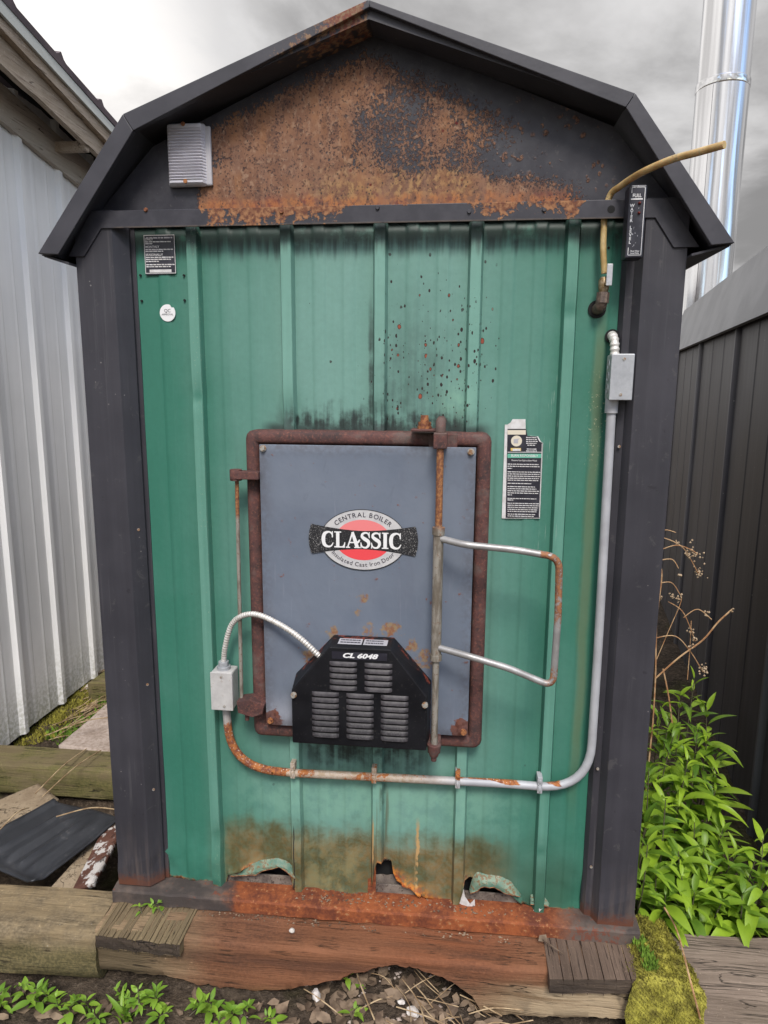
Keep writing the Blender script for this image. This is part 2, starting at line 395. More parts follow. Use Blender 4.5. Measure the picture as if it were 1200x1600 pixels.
def f_rooftrim(g):
    x, z = g.x, g.z
    n = g.noise(9, 4); nf = g.noise(70, 4, .65)
    c = g.mix(n.sm(.3, .7), (.032, .031, .037), (.048, .046, .054))
    m = (nf*.6+n*.5 + x.sm(-.30, -.02)*.30*x.sm(.03, .0)).sm(.77, .84)*x.sm(-.42, -.2)*x.sm(.03, .005)
    c = g.mix(m, c, g.mix(nf.sm(.45, .6), (.17, .055, .035), (.22, .14, .085)))
    sp = g.voro(40).sm(.08, .05)*n.sm(.5, .6)
    c = g.mix(sp*.5, c, (.3, .25, .2))
    return dict(Base_Color=c, Roughness=.42+n*.2+m*.3, Normal=g.bump(n*2+nf*.15, .3, .003))
mat('roof_trim_steel', f_rooftrim, Specular_IOR_Level=.4)
def f_door(g):
    x, z = g.x, g.z
    n = g.noise(5, 5, .6); nf = g.noise(90, 3, .6); sm = g.noise(1, 4, .6, .6, m=(9, 1, 5)); nr = g.noise(38, 4, .65)
    c = g.mix((n*.7+sm*.3).sm(.3, .7), (.116, .139, .180), (.150, .174, .215))
    c = g.mix((g.noise(1, 5, .65, .8, m=(22, 1, 12)).sm(.58, .72))*z.sm(1.05, 1.2)*.35, c, (.085, .095, .125))
    pale = (x+.22+(n-.5)*.06).abs().sm(.10, .02)*z.sm(.66, .56)*.6
    c = g.mix(pale, c, (.36, .37, .42))
    def blob(cx, cz, r, k=1.): return ((x-cx)*(x-cx) + (z-cz)*(z-cz)).pow(.5).sm(r, r*.25)*k
    ru = blob(.0, .905, .03, .7).max(blob(-.015, .868, .016, .7)).max(blob(.075, .828, .045)).max(blob(.02, .825, .04, .8)).max(blob(-.085, .81, .035)).max(blob(-.135, .745, .045)).max(blob(.16, .745, .05)).max(blob(.13, .78, .03))
    nr2 = nr*.5 + nf*.3 + g.noise(60, 3, .6)*.2
    m = (nr2 + ru*.165).sm(.60, .68)*ru.sm(.0, .15)
    cor = blob(-.25, .555, .045).max(blob(.262, .56, .045))
    m2 = (nr2 + cor*.34).sm(.60, .68)
    c = g.mix(m*.9, c, g.mix(nf.sm(.4, .6), (.22, .085, .03), (.25, .17, .09)))
    c = g.mix(m2, c, g.mix(nf.sm(.4, .6), (.085, .028, .018), (.17, .055, .03)))
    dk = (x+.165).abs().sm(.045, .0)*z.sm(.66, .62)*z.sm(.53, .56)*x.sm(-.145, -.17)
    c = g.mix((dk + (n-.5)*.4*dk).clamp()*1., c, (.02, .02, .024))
    ed = ((x-.0065).abs().sm(.225, .268)).max((z-.92).abs().sm(.335, .375))*.55
    c = g.mix(ed*(n*.5+nf*.5).sm(.38, .6), c, (.085, .082, .092))
    grm = g.noise(1, 5, .7, 1.2, m=(7, 1, 4)).sm(.52, .70)*.35
    c = g.mix(grm, c, (.115, .125, .16))
    c = g.mix(g.noise(1, 4, .7, m=(60, 1, 4)).sm(.6, .75)*.25, c, (.26, .27, .32))
    return dict(Base_Color=c, Roughness=.38+sm*.25, Normal=g.bump(n*3+nf*.15+m2*.6, .22, .004))
mat('door_blue_grey', f_door, Specular_IOR_Level=.4)
def f_rustframe(g):
    n = g.noise(14, 4, .6); nf = g.noise(150, 4, .7); nm = g.noise(45, 4, .65)
    c = g.mix((n*.5+nm*.5).sm(.36, .62), (.047, .030, .029), (.120, .050, .043))
    c = g.mix(nf.sm(.5, .68)*.7, c, (.20, .082, .056))
    c = g.mix(nm.sm(.56, .7)*.5, c, (.03, .026, .030))
    c = g.mix(n.sm(.54, .68)*.55, c, (.115, .098, .086))
    return dict(Base_Color=c, Roughness=.72, Normal=g.bump(nf+nm*1.2, .8, .0014))
mat('rusted_iron', f_rustframe, Specular_IOR_Level=.3)
def f_rod(g):
    z = g.z
    n = g.noise(20, 4, .6); nf = g.noise(120, 4, .7); nm = g.noise(1, 4, .6, m=(70, 70, 16))
    top = (z+(n-.5)*.05).sm(1.095, 1.115)
    ru = g.mix(nf.sm(.4, .62), (.15, .052, .026), (.34, .155, .055))
    st = g.mix(nm.sm(.35, .62), (.15, .125, .095), (.30, .275, .235))
    st = g.mix(nf.sm(.54, .66)*nm.sm(.4, .55)*.8, st, (.17, .085, .04))
    return dict(Base_Color=g.mix(top, st, ru), Roughness=.55, Metallic=g.mix(top, (.25,)*3, (0,)*3), Normal=g.bump(nf+n, .6, .001))
mat('worn_steel_rod', f_rod)
def f_handle(g):
    x, z = g.x, g.z
    n = g.noise(18, 4, .6); nf = g.noise(110, 4, .7)
    c = g.mix(n.sm(.35, .65), (.30, .29, .28), (.42, .41, .40))
    reg = ((x-.465).abs().sm(.09, .02)*(z-1.01).abs().sm(.09, .03)).max((x-.475).abs().sm(.05, .01)*(z-.75).abs().sm(.06, .02)*.9).max((x-.478).abs().sm(.04, .01)*(z-.92).abs().sm(.05, .02)*.7)
    m = (nf*.5+n*.5 + reg*.25).sm(.62, .70)
    c = g.mix(m, c, g.mix(nf.sm(.45, .6), (.17, .065, .03), (.30, .13, .055)))
    return dict(Base_Color=c, Roughness=.42+m*.3, Metallic=.45-m*.4, Normal=g.bump(nf, .4, .0008))
mat('handle_steel', f_handle)
def f_conduit(g):
    x, z = g.x, g.z
    n = g.noise(13, 4, .6); nf = g.noise(70, 4, .7); ns = g.noise(1, 4, .6, m=(10, 40, 60))
    c = g.mix(n.sm(.3, .7), (.33, .33, .345), (.42, .425, .44))
    c = g.mix(x.sm(.30, .08)*z.sm(.62, .4), c, g.mix(nf.sm(.35, .6), (.36, .26, .17), (.47, .40, .33)))
    elb = (x+.31).abs().sm(.12, .05)*z.sm(.56, .50)
    mid = x.sm(-.42, -.2)*x.sm(.30, .15)*z.sm(.45, .42)*.85
    rgt = x.sm(.235, .26)*x.sm(.43, .39)*z.sm(.45, .42)*.85 + (x-.5).abs().sm(.05, .01)*.75*z.sm(.42, .4)
    top = (z-.393 + (ns-.5)*.02).sm(.003, .007)
    m = (nf*.45+n*.55 + elb*.42 + mid*.13).sm(.63, .68).max((ns*.6+n*.4 + rgt*top*.35).sm(.66, .70)*rgt.sm(0., .3))
    rc = g.mix(nf.sm(.38, .6), (.15, .042, .02), (.36, .125, .03))
    rc = g.mix(g.noise(220, 2).sm(.62, .68)*.7, rc, (.75, .7, .62))
    m = m*z.sm(.62, .5)
    return dict(Base_Color=g.mix(m, c, rc), Roughness=.55+m*.25, Metallic=.12-m*.12, Normal=g.bump(nf*m+n*.3, .5, .001))
mat('conduit_steel', f_conduit)
def f_galv(g):
    v = g.voro(140, out='Color'); n = g.noise(20, 4); nf = g.noise(140, 3, .7)
    c = g.mix(n.sm(.3, .7), (.36, .37, .385), (.46, .47, .485))
    sp = S(g.nt, v.k)
    c = g.scale(c, .85 + nf*.3)
    c = g.mix((nf*.6+n*.4).sm(.62, .70)*.5, c, (.25, .20, .15))
    return dict(Base_Color=c, Roughness=.45, Metallic=.4, Normal=g.bump(nf, .25, .0006))
mat('galvanised', f_galv)
def f_pvcgrey(g):
    n = g.noise(30, 4, .6); nf = g.noise(160, 3)
    c = g.mix(n.sm(.3, .7), (.40, .385, .37), (.49, .475, .455))
    c = g.mix(nf.sm(.62, .72)*.5, c, (.28, .2, .14))
    return dict(Base_Color=c, Roughness=.5, Normal=g.bump(nf, .3, .0006))
mat('painted_box_grey', f_pvcgrey)
mat('flex_armour', lambda g: dict(Base_Color=g.mix(g.noise(60, 3).sm(.4, .6), (.55, .52, .47), (.68, .65, .61)), Roughness=.42, Metallic=.35))
def f_black(g):
    n = g.noise(9, 4); nf = g.noise(150, 3, .6)
    c = g.mix(n.sm(.35, .65), (.0045, .0045, .006), (.009, .009, .011))
    c = g.mix(nf.sm(.62, .72)*.35, c, (.06, .055, .05))
    er = (g.noise(50, 4, .65).sm(.54, .60))*(g.y).sm(-.105, -.085)
    c = g.mix(er, c, (.16, .035, .02))
    return dict(Base_Color=c, Roughness=.42+n*.2, Normal=g.bump(n+nf*.1, .2, .002))
mat('black_enamel', f_black, Specular_IOR_Level=.22)
def f_louv(g):
    n = g.noise(60, 4, .65); nf = g.noise(220, 3, .6)
    lo = g.z.sm(.67, .58)
    c = g.mix(n.sm(.35, .65), (.028, .025, .028), (.055, .049, .052))
    c = g.mix(lo*nf.sm(.42, .56)*.75, c, (.018, .017, .018))
    return dict(Base_Color=c, Roughness=.42, Normal=g.bump(nf, .3, .0005))
mat('louvre_black', f_louv, Specular_IOR_Level=.25)
mat('void_black', Base_Color=(.006, .006, .006), Roughness=.9)
def f_sill(g):
    x, z = g.x, g.z
    n = g.noise(10, 4, .6); nf = g.noise(75, 4, .7)
    mid = (x+(n-.5)*.2).sm(-.42, -.36)*(x+(n-.5)*.2).sm(.62, .50)
    ru = g.mix((n*.6+nf*.4).sm(.38, .6), (.11, .032, .017), (.27, .078, .026))
    ru = g.mix(nf.sm(.58, .68)*.7, ru, (.34, .19, .09))
    gr = g.mix(n.sm(.4, .6), (.052, .042, .038), (.105, .080, .066))
    gr = g.mix((n*.5+nf*.5).sm(.54, .6)*.8, gr, (.15, .045, .025))
    c = g.mix(mid, gr, ru)
    return dict(Base_Color=c, Roughness=.8, Normal=g.bump(nf+n, .8, .002))
mat('rusted_sill', f_sill, Specular_IOR_Level=.3)
def f_inner(g):
    n = g.noise(14, 4, .6); nf = g.noise(110, 4, .7)
    c = g.mix(n.sm(.35, .62), (.085, .065, .055), (.20, .165, .135)); c = g.mix(nf.sm(.52, .66), c, (.05, .033, .025))
    return dict(Base_Color=c, Roughness=.9, Normal=g.bump(nf+n, .8, .003))
mat('grimy_steel', f_inner)
def wood(name, a, b, dark, ax, tint=None, grey=None):
    st = {0: (2.2, 34, 34), 1: (34, 2.2, 34), 'd': (12, 12, 34)}[ax]; st2 = {0: (5, 150, 150), 1: (150, 5, 150), 'd': (60, 60, 150)}[ax]
    def fn(g):
        n = g.noise(1, 5, .65, .5, m=st); n2 = g.noise(1, 4, .7, .3, m=st2); nc = g.noise(6, 4, .6); nf = g.noise(130, 3, .6)
        c = g.mix((n*.65+nc*.35).sm(.33, .66), a, b)
        c = g.mix((n2*.7+n*.3).sm(.54, .66)*.75, c, dark)
        c = g.mix(nf.sm(.62, .74)*.4, c, tuple(min(1, k*1.9) for k in b))
        if tint: c = tint(g, c, nc, n, nf)
        ck = (g.noise(1, 4, .6, .8, m=tuple(k*(.5 if k < 10 else .75) for k in st)) - .5).abs().sm(.012, .003)*nc.sm(.46, .56)
        c = g.mix(ck*.85, c, tuple(k*.35 for k in dark))
        n = n - ck*.5
        return dict(Base_Color=c, Roughness=.82, Normal=g.bump(n*1.3+n2*.9+nf*.25, .75, .004))
    mat(name, fn, Specular_IOR_Level=.25)
def t_beam(g, c, nc, n, nf):
    red = (g.x+(nc-.5)*.3).sm(-.62, -.36)*((g.x + (nc-.5)*.30 - (g.z+.05)*2.6)).sm(.74, .40)
    c = g.mix(red*.9, c, g.mix((n*.6+nf*.4).sm(.36, .62), (.085, .032, .018), (.185, .072, .036)))
    big_ = g.noise(2.6, 3)
    c = g.mix(big_.sm(.45, .62)*red*.55, c, (.21, .085, .04)); c = g.mix(big_.sm(.5, .36)*red*.45, c, (.06, .03, .02))
    pale = g.x.sm(.36, .52)*g.z.sm(-.085, -.11)*n.sm(.3, .55)
    c = g.mix(pale*.8, c, (.40, .31, .20)); c = g.mix(pale*nc.sm(.54, .62)*.8, c, (.07, .055, .04))
    c = g.mix((g.x-.22).abs().sm(.24, .05)*g.z.sm(-.09, -.05)*.35*n.sm(.3, .6), c, (.22, .058, .018))
    dk = (g.x+.24).abs().sm(.42, .2)*(g.z+.105+(nc-.5)*.06).abs().sm(.035, .005)*.55
    c = g.mix(dk*n.sm(.35, .6), c, (.04, .02, .016))
    lf = g.x.sm(-.5, -.62)*g.z.sm(-.05, -.11)
    c = g.mix(lf*.6, c, (.05, .042, .025))
    mo = (g.z+.19+(nc-.5)*.06).sm(.03, -.02)*(g.x+.1).abs().sm(.3, .05)*.6
    return g.mix(mo, c, (.07, .075, .02))
wood('beam_wood', (.17, .115, .065), (.33, .235, .14), (.06, .04, .025), 0, t_beam)
def t_green(g, c, nc, n, nf): return g.mix((nc*.6+n*.4).sm(.42, .6)*.7, c, g.mix(nf.sm(.4, .6), (.075, .082, .018), (.13, .125, .035)))
wood('mossy_tie_wood', (.125, .098, .052), (.22, .172, .095), (.05, .042, .022), 0, t_green)
def t_left(g, c, nc, n, nf):
    mt = g.noise(13, 5, .7)
    c = g.mix(mt.sm(.38, .62)*.75, c, g.mix(nf.sm(.4, .62), (.10, .078, .05), (.19, .15, .095)))
    c = g.mix(g.voro(45).sm(.12, .07)*nc.sm(.48, .56), c, (.36, .31, .24))
    return g.mix((g.z+(nc-.5)*.10).sm(-.07, -.13)*.75, c, g.mix(nf.sm(.4, .62), (.055, .052, .020), (.12, .10, .04)))
wood('weathered_tie_wood', (.17, .125, .070), (.31, .235, .135), (.085, .062, .036), 0, t_left)
wood('grey_tie_wood', (.14, .105, .080), (.25, .195, .15), (.055, .042, .034), 0)
wood('end_grain_wood', (.12, .088, .052), (.225, .17, .095), (.035, .026, .018), 1)
wood('dark_end_grain_wood', (.085, .058, .043), (.150, .105, .078), (.024, .017, .014), 1)
wood('rotten_wood', (.035, .026, .020), (.085, .062, .045), (.016, .012, .010), 0)
wood('tan_board_wood', (.21, .155, .10), (.33, .26, .175), (.10, .07, .045), 'd')
def t_flake(g, c, nc, n, nf): return g.mix((nc*.4+g.noise(22, 4, .65)*.6).sm(.49, .53), c, (.48, .45, .42))
wood('flaking_board_wood', (.075, .032, .022), (.12, .055, .038), (.04, .02, .015), 'd', t_flake)
wood('rake_wood', (.34, .27, .20), (.50, .42, .335), (.12, .068, .048), 1)
def t_frieze(g, c, nc, n, nf): return g.mix((g.x*0.+nc).sm(.3, .7)*.35, c, (.40, .35, .28))
wood('frieze_wood', (.44, .385, .32), (.58, .52, .44), (.15, .11, .085), 1, t_frieze)
def f_white(g):
    n = g.noise(2.5, 4); nf = g.noise(60, 4, .6); st = g.noise(1, 4, .6, m=(10, 14, .6))
    c = g.mix((n*.5+st*.5).sm(.35, .65), (.78, .78, .765), (.88, .875, .86))
    gr = (g.z+(n-.5)*.3).sm(.32, -.05)
    c = g.mix(gr*nf.sm(.38, .6)*.55, c, (.30, .30, .20))
    return dict(Base_Color=c, Roughness=.45, Normal=g.bump(n+st, .2, .004))
mat('white_steel', f_white, Specular_IOR_Level=.4)
mat('drip_edge_white', Base_Color=(.50, .52, .49), Roughness=.45)
mat('roof_brown', lambda g: dict(Base_Color=g.mix(g.noise(9, 3).sm(.4, .6), (.05, .035, .045), (.085, .06, .07)), Roughness=.6))
def f_dark(g):
    n = g.noise(3, 4); nf = g.noise(90, 3, .6); st = g.noise(1, 5, .65, m=(26, 26, .8))
    c = g.mix((n*.4+st*.6).sm(.35, .65), (.042, .040, .042), (.076, .072, .077))
    c = g.mix(g.noise(1, 3, .6, m=(90, 90, 1.2)).sm(.62, .70)*.4, c, (.13, .10, .075))
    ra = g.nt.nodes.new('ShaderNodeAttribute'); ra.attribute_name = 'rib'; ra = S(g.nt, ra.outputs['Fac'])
    c = g.mix((ra*(.75 + (st-.5)*1.2)).clamp(), c, (.17, .165, .175))  # highlights on the rib tops, painted into the colour
    sp = g.voro(17).sm(.055, .035)
    c = g.mix(sp*.8, c, (.35, .34, .33))
    return dict(Base_Color=c, Roughness=.36+n*.2, Normal=g.bump(n+st*.5, .25, .004))
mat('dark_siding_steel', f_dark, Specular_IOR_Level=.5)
mat('dark_roof_steel', lambda g: dict(Base_Color=g.mix(g.noise(4, 4).sm(.35, .65), (.25, .25, .255), (.31, .31, .315)), Roughness=.5, Normal=g.bump(g.noise(6, 3), .2, .004)))
def f_chrome(g):
    n = g.noise(1, 3, .5, m=(16, 16, 1.4)); n2 = g.noise(30, 3)
    return dict(Base_Color=(.74, .74, .75), Roughness=.11+n2*.04, Metallic=1., Normal=g.bump(n, .30, .006))
mat('bright_stainless', f_chrome)
mat('bolt_zinc', lambda g: dict(Base_Color=g.mix(g.noise(90, 3).sm(.45, .6), (.40, .38, .34), (.30, .17, .09)), Roughness=.45, Metallic=.4))
mat('bolt_rusty', lambda g: dict(Base_Color=g.mix(g.noise(110, 4).sm(.4, .62), (.14, .045, .022), (.32, .13, .045)), Roughness=.8, Normal=g.bump(g.noise(120, 3), .6, .001)))
mat('brass', lambda g: dict(Base_Color=g.mix(g.noise(120, 4, .7).sm(.4, .62), (.19, .125, .055), (.30, .23, .15)), Roughness=.4, Metallic=.6))
mat('brown_fitting', lambda g: dict(Base_Color=g.mix(g.noise(90, 4, .7).sm(.4, .62), (.075, .052, .042), (.16, .11, .08)), Roughness=.55))
def f_hose(g):
    n = g.noise(25, 4, .6); nf = g.noise(120, 3, .6)
    c = g.mix(n.sm(.35, .65), (.36, .235, .085), (.50, .37, .17)); c = g.mix((nf*.5+n*.5).sm(.54, .66)*.6, c, (.20, .15, .09))
    return dict(Base_Color=c, Roughness=.4, Subsurface_Weight=.1)
mat('yellowed_hose', f_hose)
mat('label_black', lambda g: dict(Base_Color=g.mix(g.noise(30, 4).sm(.45, .7), (.017, .016, .024), (.035, .034, .045)), Roughness=.4))
mat('label_white', lambda g: dict(Base_Color=g.mix(g.noise(60, 4).sm(.4, .65), (.62, .61, .60), (.52, .50, .48)), Roughness=.5))
mat('print_white', Base_Color=(.72, .71, .70), Roughness=.5)
mat('print_grey', Base_Color=(.38, .37, .39), Roughness=.5)
mat('print_dark', Base_Color=(.035, .03, .045), Roughness=.5)
mat('print_green', Base_Color=(.12, .40, .28), Roughness=.5)
mat('print_cream', Base_Color=(.62, .56, .44), Roughness=.5)
mat('print_yellow', Base_Color=(.6, .42, .10), Roughness=.5)
mat('emblem_red', lambda g: dict(Base_Color=g.mix((g.z*1.+(g.noise(40, 4)-.5)*.05).sm(1.035, 1.09), (.72, .065, .075), (.72, .20, .20)), Roughness=.4))
mat('emblem_grey', lambda g: dict(Base_Color=g.mix(g.noise(50, 4).sm(.4, .6), (.46, .45, .45), (.52, .51, .50)), Roughness=.4))
def f_embblack(g):
    sp = g.noise(420, 2, .7).sm(.57, .65)*(g.x.abs().sm(.05, .13, .25, 1.))
    return dict(Base_Color=g.mix(sp, (.010, .010, .012), (.30, .29, .28)), Roughness=.5)
mat('emblem_black', f_embblack)
mat('led_red', Base_Color=(.13, .018, .012), Roughness=.25)
mat('clear_plastic', Base_Color=(.60, .585, .63), Roughness=.28, Transmission_Weight=.15, IOR=1.45)
mat('lamp_base', Base_Color=(.40, .385, .40), Roughness=.4)
def f_soil(g):
    n = g.noise(7, 5, .65); nf = g.noise(60, 5, .7); v = g.voro(50, out='Color')
    c = g.mix((n*.5+nf*.5).sm(.36, .62), (.030, .022, .016), (.105, .078, .055))
    c = g.mix(nf.sm(.58, .7), c, (.20, .155, .115))
    c = g.mix(g.noise(3, 3).sm(.54, .64)*.5, c, (.06, .065, .015))
    return dict(Base_Color=c, Roughness=.95, Normal=g.bump(nf*1.5+n, 1., .012))
mat('soil', f_soil, Specular_IOR_Level=.2)
def leafmat(name, a, b, tr=.35):
    m = bpy.data.materials.new(name); m.use_nodes = True; nt = m.node_tree; g = G(nt)
    r = g.rand(); n = g.noise(40, 3)
    c = g.mix((r*.75+n*.35).clamp(), a, b)
    b_ = nt.nodes['Principled BSDF']; setin(nt, b_.inputs['Base Color'], c); b_.inputs['Roughness'].default_value = .42
    b_.inputs['Specular IOR Level'].default_value = .4
    t = nt.nodes.new('ShaderNodeBsdfTranslucent'); nt.links.new(g.scale(c, r*0.+1.3).k, t.inputs[0])
    mx = nt.nodes.new('ShaderNodeMixShader'); mx.inputs[0].default_value = tr
    nt.links.new(b_.outputs[0], mx.inputs[1]); nt.links.new(t.outputs[0], mx.inputs[2])
    nt.links.new(mx.outputs[0], nt.nodes['Material Output'].inputs[0]); MATS[name] = m
leafmat('weed_leaf', (.045, .125, .018), (.34, .50, .038)); leafmat('seedling_leaf', (.12, .25, .03), (.28, .44, .05))
mat('weed_stem', Base_Color=(.085, .075, .045), Roughness=.6)
mat('dry_stalk', lambda g: dict(Base_Color=g.mix(g.noise(30, 3).sm(.4, .6), (.34, .17, .075), (.50, .33, .18)), Roughness=.8))
mat('seed_fluff', lambda g: dict(Base_Color=g.mix(g.noise(90, 3).sm(.4, .6), (.34, .24, .15), (.52, .40, .27)), Roughness=.9))
mat('moss', lambda g: dict(Base_Color=g.mix((g.noise(30, 4, .65)*.6+g.noise(150, 3)*.4).sm(.34, .62), (.10, .085, .012), (.36, .33, .05)), Roughness=.95))
mat('moss_green', lambda g: dict(Base_Color=g.mix(g.noise(60, 3).sm(.4, .6), (.085, .16, .012), (.16, .27, .025)), Roughness=.95))
mat('stone_pale', lambda g: dict(Base_Color=g.mix(g.noise(60, 4).sm(.4, .6), (.44, .40, .36), (.60, .56, .52)), Roughness=.85))
mat('dead_leaf', lambda g: dict(Base_Color=g.mix(g.noise(17, 3).sm(.35, .65), (.075, .048, .030), (.25, .18, .12)), Roughness=.85))
mat('straw', lambda g: dict(Base_Color=g.mix(g.noise(25, 3).sm(.4, .6), (.22, .14, .07), (.42, .31, .18)), Roughness=.75))
def f_slab(g):
    n = g.noise(8, 4, .6); nf = g.noise(60, 5, .7)
    c = g.mix((n*.5+nf*.5).sm(.38, .6), (.26, .20, .16), (.47, .39, .34)); c = g.mix(nf.sm(.6, .68)*.8, c, (.10, .07, .05))
    return dict(Base_Color=c, Roughness=.9, Normal=g.bump(nf+n, .6, .004))
mat('slab_stone', f_slab)
def f_plast(g):
    n = g.noise(4, 5, .65, .6); nf = g.noise(90, 3, .6)
    c = g.mix(n.sm(.35, .65), (.009, .010, .013), (.026, .028, .033)); c = g.mix((n*.6+nf*.4).sm(.56, .68)*.55, c, (.10, .095, .09))
    return dict(Base_Color=c, Roughness=.45, Normal=g.bump(n+nf*.2, .4, .004))
mat('black_plastic', f_plast)

# ------------------------------------------------------------------ ground
def sst(a, b, x): t = max(0., min(1., (x-a)/(b-a))); return t*t*(3-2*t)
def gh(x, y):
    z = -.232 + .085*sst(-.15, .25, y) + .030*sst(-.05, -.3, x)*sst(.1, -.1, y)
    if x < -.6: z = -.225 + .155*sst(.45, .62, y) + .03*sst(.8, 1.5, y)
    k = max(0, 1-((x-.12)/.24)**2)*sst(-.42, -.30, y)*sst(.1, -.05, y); z += .05*k
    return z + .016*nz(x, y, 0, 6) + .010*nz(x, y, 3, 19)
def axis(a, b, step, far):
    v = []; q = a
    while q < b: v.append(q); q += step
    v.append(b); d = step; lo = a; hi = b; pre = []; post = []
    while hi < far: d *= 1.45; hi += d; lo -= d; post.append(hi); pre.append(lo)
    return pre[::-1] + v + post
gx = axis(-1.9, 1.5, .022, 400); gy = axis(-.75, 1.9, .022, 400)
mb = MB(); mb.grid([[(x, y, gh(x, y) if abs(x) < 4 and abs(y) < 4 else -.2) for x in gx] for y in gy])
mb.build('ground', 'soil', None, kind='structure', label='bare damp soil with debris around the boiler shed')

# ------------------------------------------------------------------ timbers
def timber(name, m, p0, p1, wd, ht, label, cat='timber', zbot=None, seg=.02, amp=.006, rnd=.012, seed=0, group=None, edge=None):
    """p0, p1: centre line of the top face; zbot(t) may carve the underside"""
    p0, p1 = Vector(p0), Vector(p1); L = (p1-p0).length; ax = (p1-p0).normalized()
    side = Vector((ax.y, -ax.x, 0)).normalized()     # towards the viewer
    n = max(2, int(L/seg)); rows = []
    hw = wd/2
    for i in range(n+1):
        t = i/n; c = p0.lerp(p1, t)
        hb = zbot(c.x) if zbot else ht
        ring = []
        for k in range(7): ring.append((-hw+rnd+(wd-2*rnd)*k/6, 0))
        ring += [(hw-rnd*.3, -rnd*.3)]
        for k in range(6): ring.append((hw, -rnd-(hb-2*rnd)*k/5))
        ring += [(hw-rnd, -hb), (-hw+rnd, -hb), (-hw, -hb+rnd), (-hw, -rnd)]
        row = []
        for a, b in ring:
            q = c + side*a + Vector((0, 0, b))
            e = amp*(nz(q.x*(.35 if abs(ax.x) > .5 else 1), q.y, q.z, 16)+ .6*nz(q.x, q.y, q.z+seed, 5))
            if edge: e += edge(q)
            q = q + side*e*(1 if a > -hw*.9 else -1)*(1 if b < -rnd*.5 else .2) + Vector((0, 0, e*.8 if b > -rnd else 0))
            q += ax*.006*nz(q.x, q.y*3, q.z*3, 14)*(1 if i in (0, n) else 0)
            row.append(q)
        row.append(row[0]); rows.append(row)
    mb = MB(); mb.grid(rows)
    for r in (rows[0][:-1], rows[-1][:-1]): mb.poly(r if r is not rows[0] else r[::-1])
    o = mb.build(name, m)
    o['label'] = label; o['category'] = cat
    if group: o['group'] = group
    return o
def arch(x):
    pts = [(-.75, .135), (-.52, .135), (-.45, .155), (-.29, .150), (-.19, .140), (-.06, .098), (.03, .060), (.10, .035), (.17, .044), (.245, .068), (.305, .110), (.328, .150), (.336, .162), (.45, .152), (.80, .125)]
    for (a, b), (c, d) in zip(pts, pts[1:]):
        if a <= x <= c: return b + (d-b)*(x-a)/(c-a) + .007*nz(x, 0, 0, 30) + .005*nz(x, 4, 0, 90)
    return .12
timber('front_beam', 'beam_wood', (-.738, -.055, -.052), (.755, -.055, -.046), .22, .13,
       'long red-brown stained timber with a rotted arch under the green shed', 'beam', zbot=lambda x: max(.03, arch(x)), seg=.008, amp=.009)
timber('railroad_tie', 'weathered_tie_wood', (-1.75, -.115, -.058), (-.735, -.080, -.056), .195, .16,
       'weathered tan timber at the lower left, ending at the grooved block', 'timber', amp=.011, rnd=.026)
timber('railroad_tie', 'grey_tie_wood', (.80, -.075, -.062), (1.7, -.03, -.06), .21, .14,
       'greyish weathered timber right of the moss clump', 'timber', amp=.009, seed=4)
a = onz(-40, 1176, 0); b = onz(192, 1190, 0)
timber('railroad_tie', 'mossy_tie_wood', a + (a-b)*.35, b + (b-a)*.15, .155, .125,
       'green algae-stained timber running from the white shed to the boiler', 'timber', amp=.006, seed=8)
def block(name, m, x0, x1, yf0, yf1, zt, ht, label, seed, wmin=.006, wmax=.02):
    rng = random.Random(seed); prof = []; x = x0
    while x < x1-.004:
        wv = rng.uniform(wmin, wmax); dp = rng.uniform(.0, .004)
        prof += [(x, -dp), (min(x+wv-.0025, x1), -dp)]
        if x+wv < x1-.006: prof += [(x+wv-.0018, -dp-rng.uniform(.004, .011)), (x+wv-.0006, -dp-rng.uniform(.004, .010))]
        x += wv
    rows = []; ny = 8
    n = len(prof)
    for j in range(ny+1):
        row = []
        for i, (px_, dz) in enumerate(prof):
            yf = lerp(yf0, yf1, (px_-x0)/(x1-x0)) + .004*nz(px_, seed, 0, 60)
            y = lerp(.25, yf, j/ny)
            row.append((px_, y, zt+dz*(.5+.5*nz(px_*3, y*6, seed, 1.0)**2 + (.3 if j > 4 else 0)) + .002*nz(px_, y, 0, 40)))
        rows.append(row)
    front = rows[-1]; back = list(rows)
    rows += [[(p[0], p[1]-.001+.003*nz(p[0], q, seed, 50), p[2]-ht*q/3) for p in front] for q in (1, 2, 3)]
    mb = MB(); mb.grid(back, smooth=False); mb.grid(rows[len(back)-1:], 1, smooth=False)
    for e in (0, -1):
        col = [r[e] for r in rows]; mb.poly([col[0]] + col[1:] + [(col[0][0], .25, zt-ht)])
    mb.poly([rows[-1][0], rows[-1][-1], (x1, .25, zt-ht), (x0, .25, zt-ht)])
    o = mb.build(name, [m, 'rotten_wood']); o['label'] = label; o['category'] = 'timber block'
    return o
block('skid_timber', 'end_grain_wood', -.725, -.482, -.185, -.192, -.046, .036, 'tan deeply grooved timber end under the left corner of the green shed', 3)
block('skid_timber', 'dark_end_grain_wood', .497, .742, -.198, -.172, -.038, .040, 'dark brown grooved timber end under the right corner of the green shed', 9, .026, .046)

# ------------------------------------------------------------------ the boiler shed
BS = empty('outdoor_boiler', (0, .5, -.04), 'green ribbed steel wood boiler shed with rusty gable and charcoal gambrel roof', 'outdoor boiler')
CX = .006; XL, XR = -.724, .736; PZ = 1.83
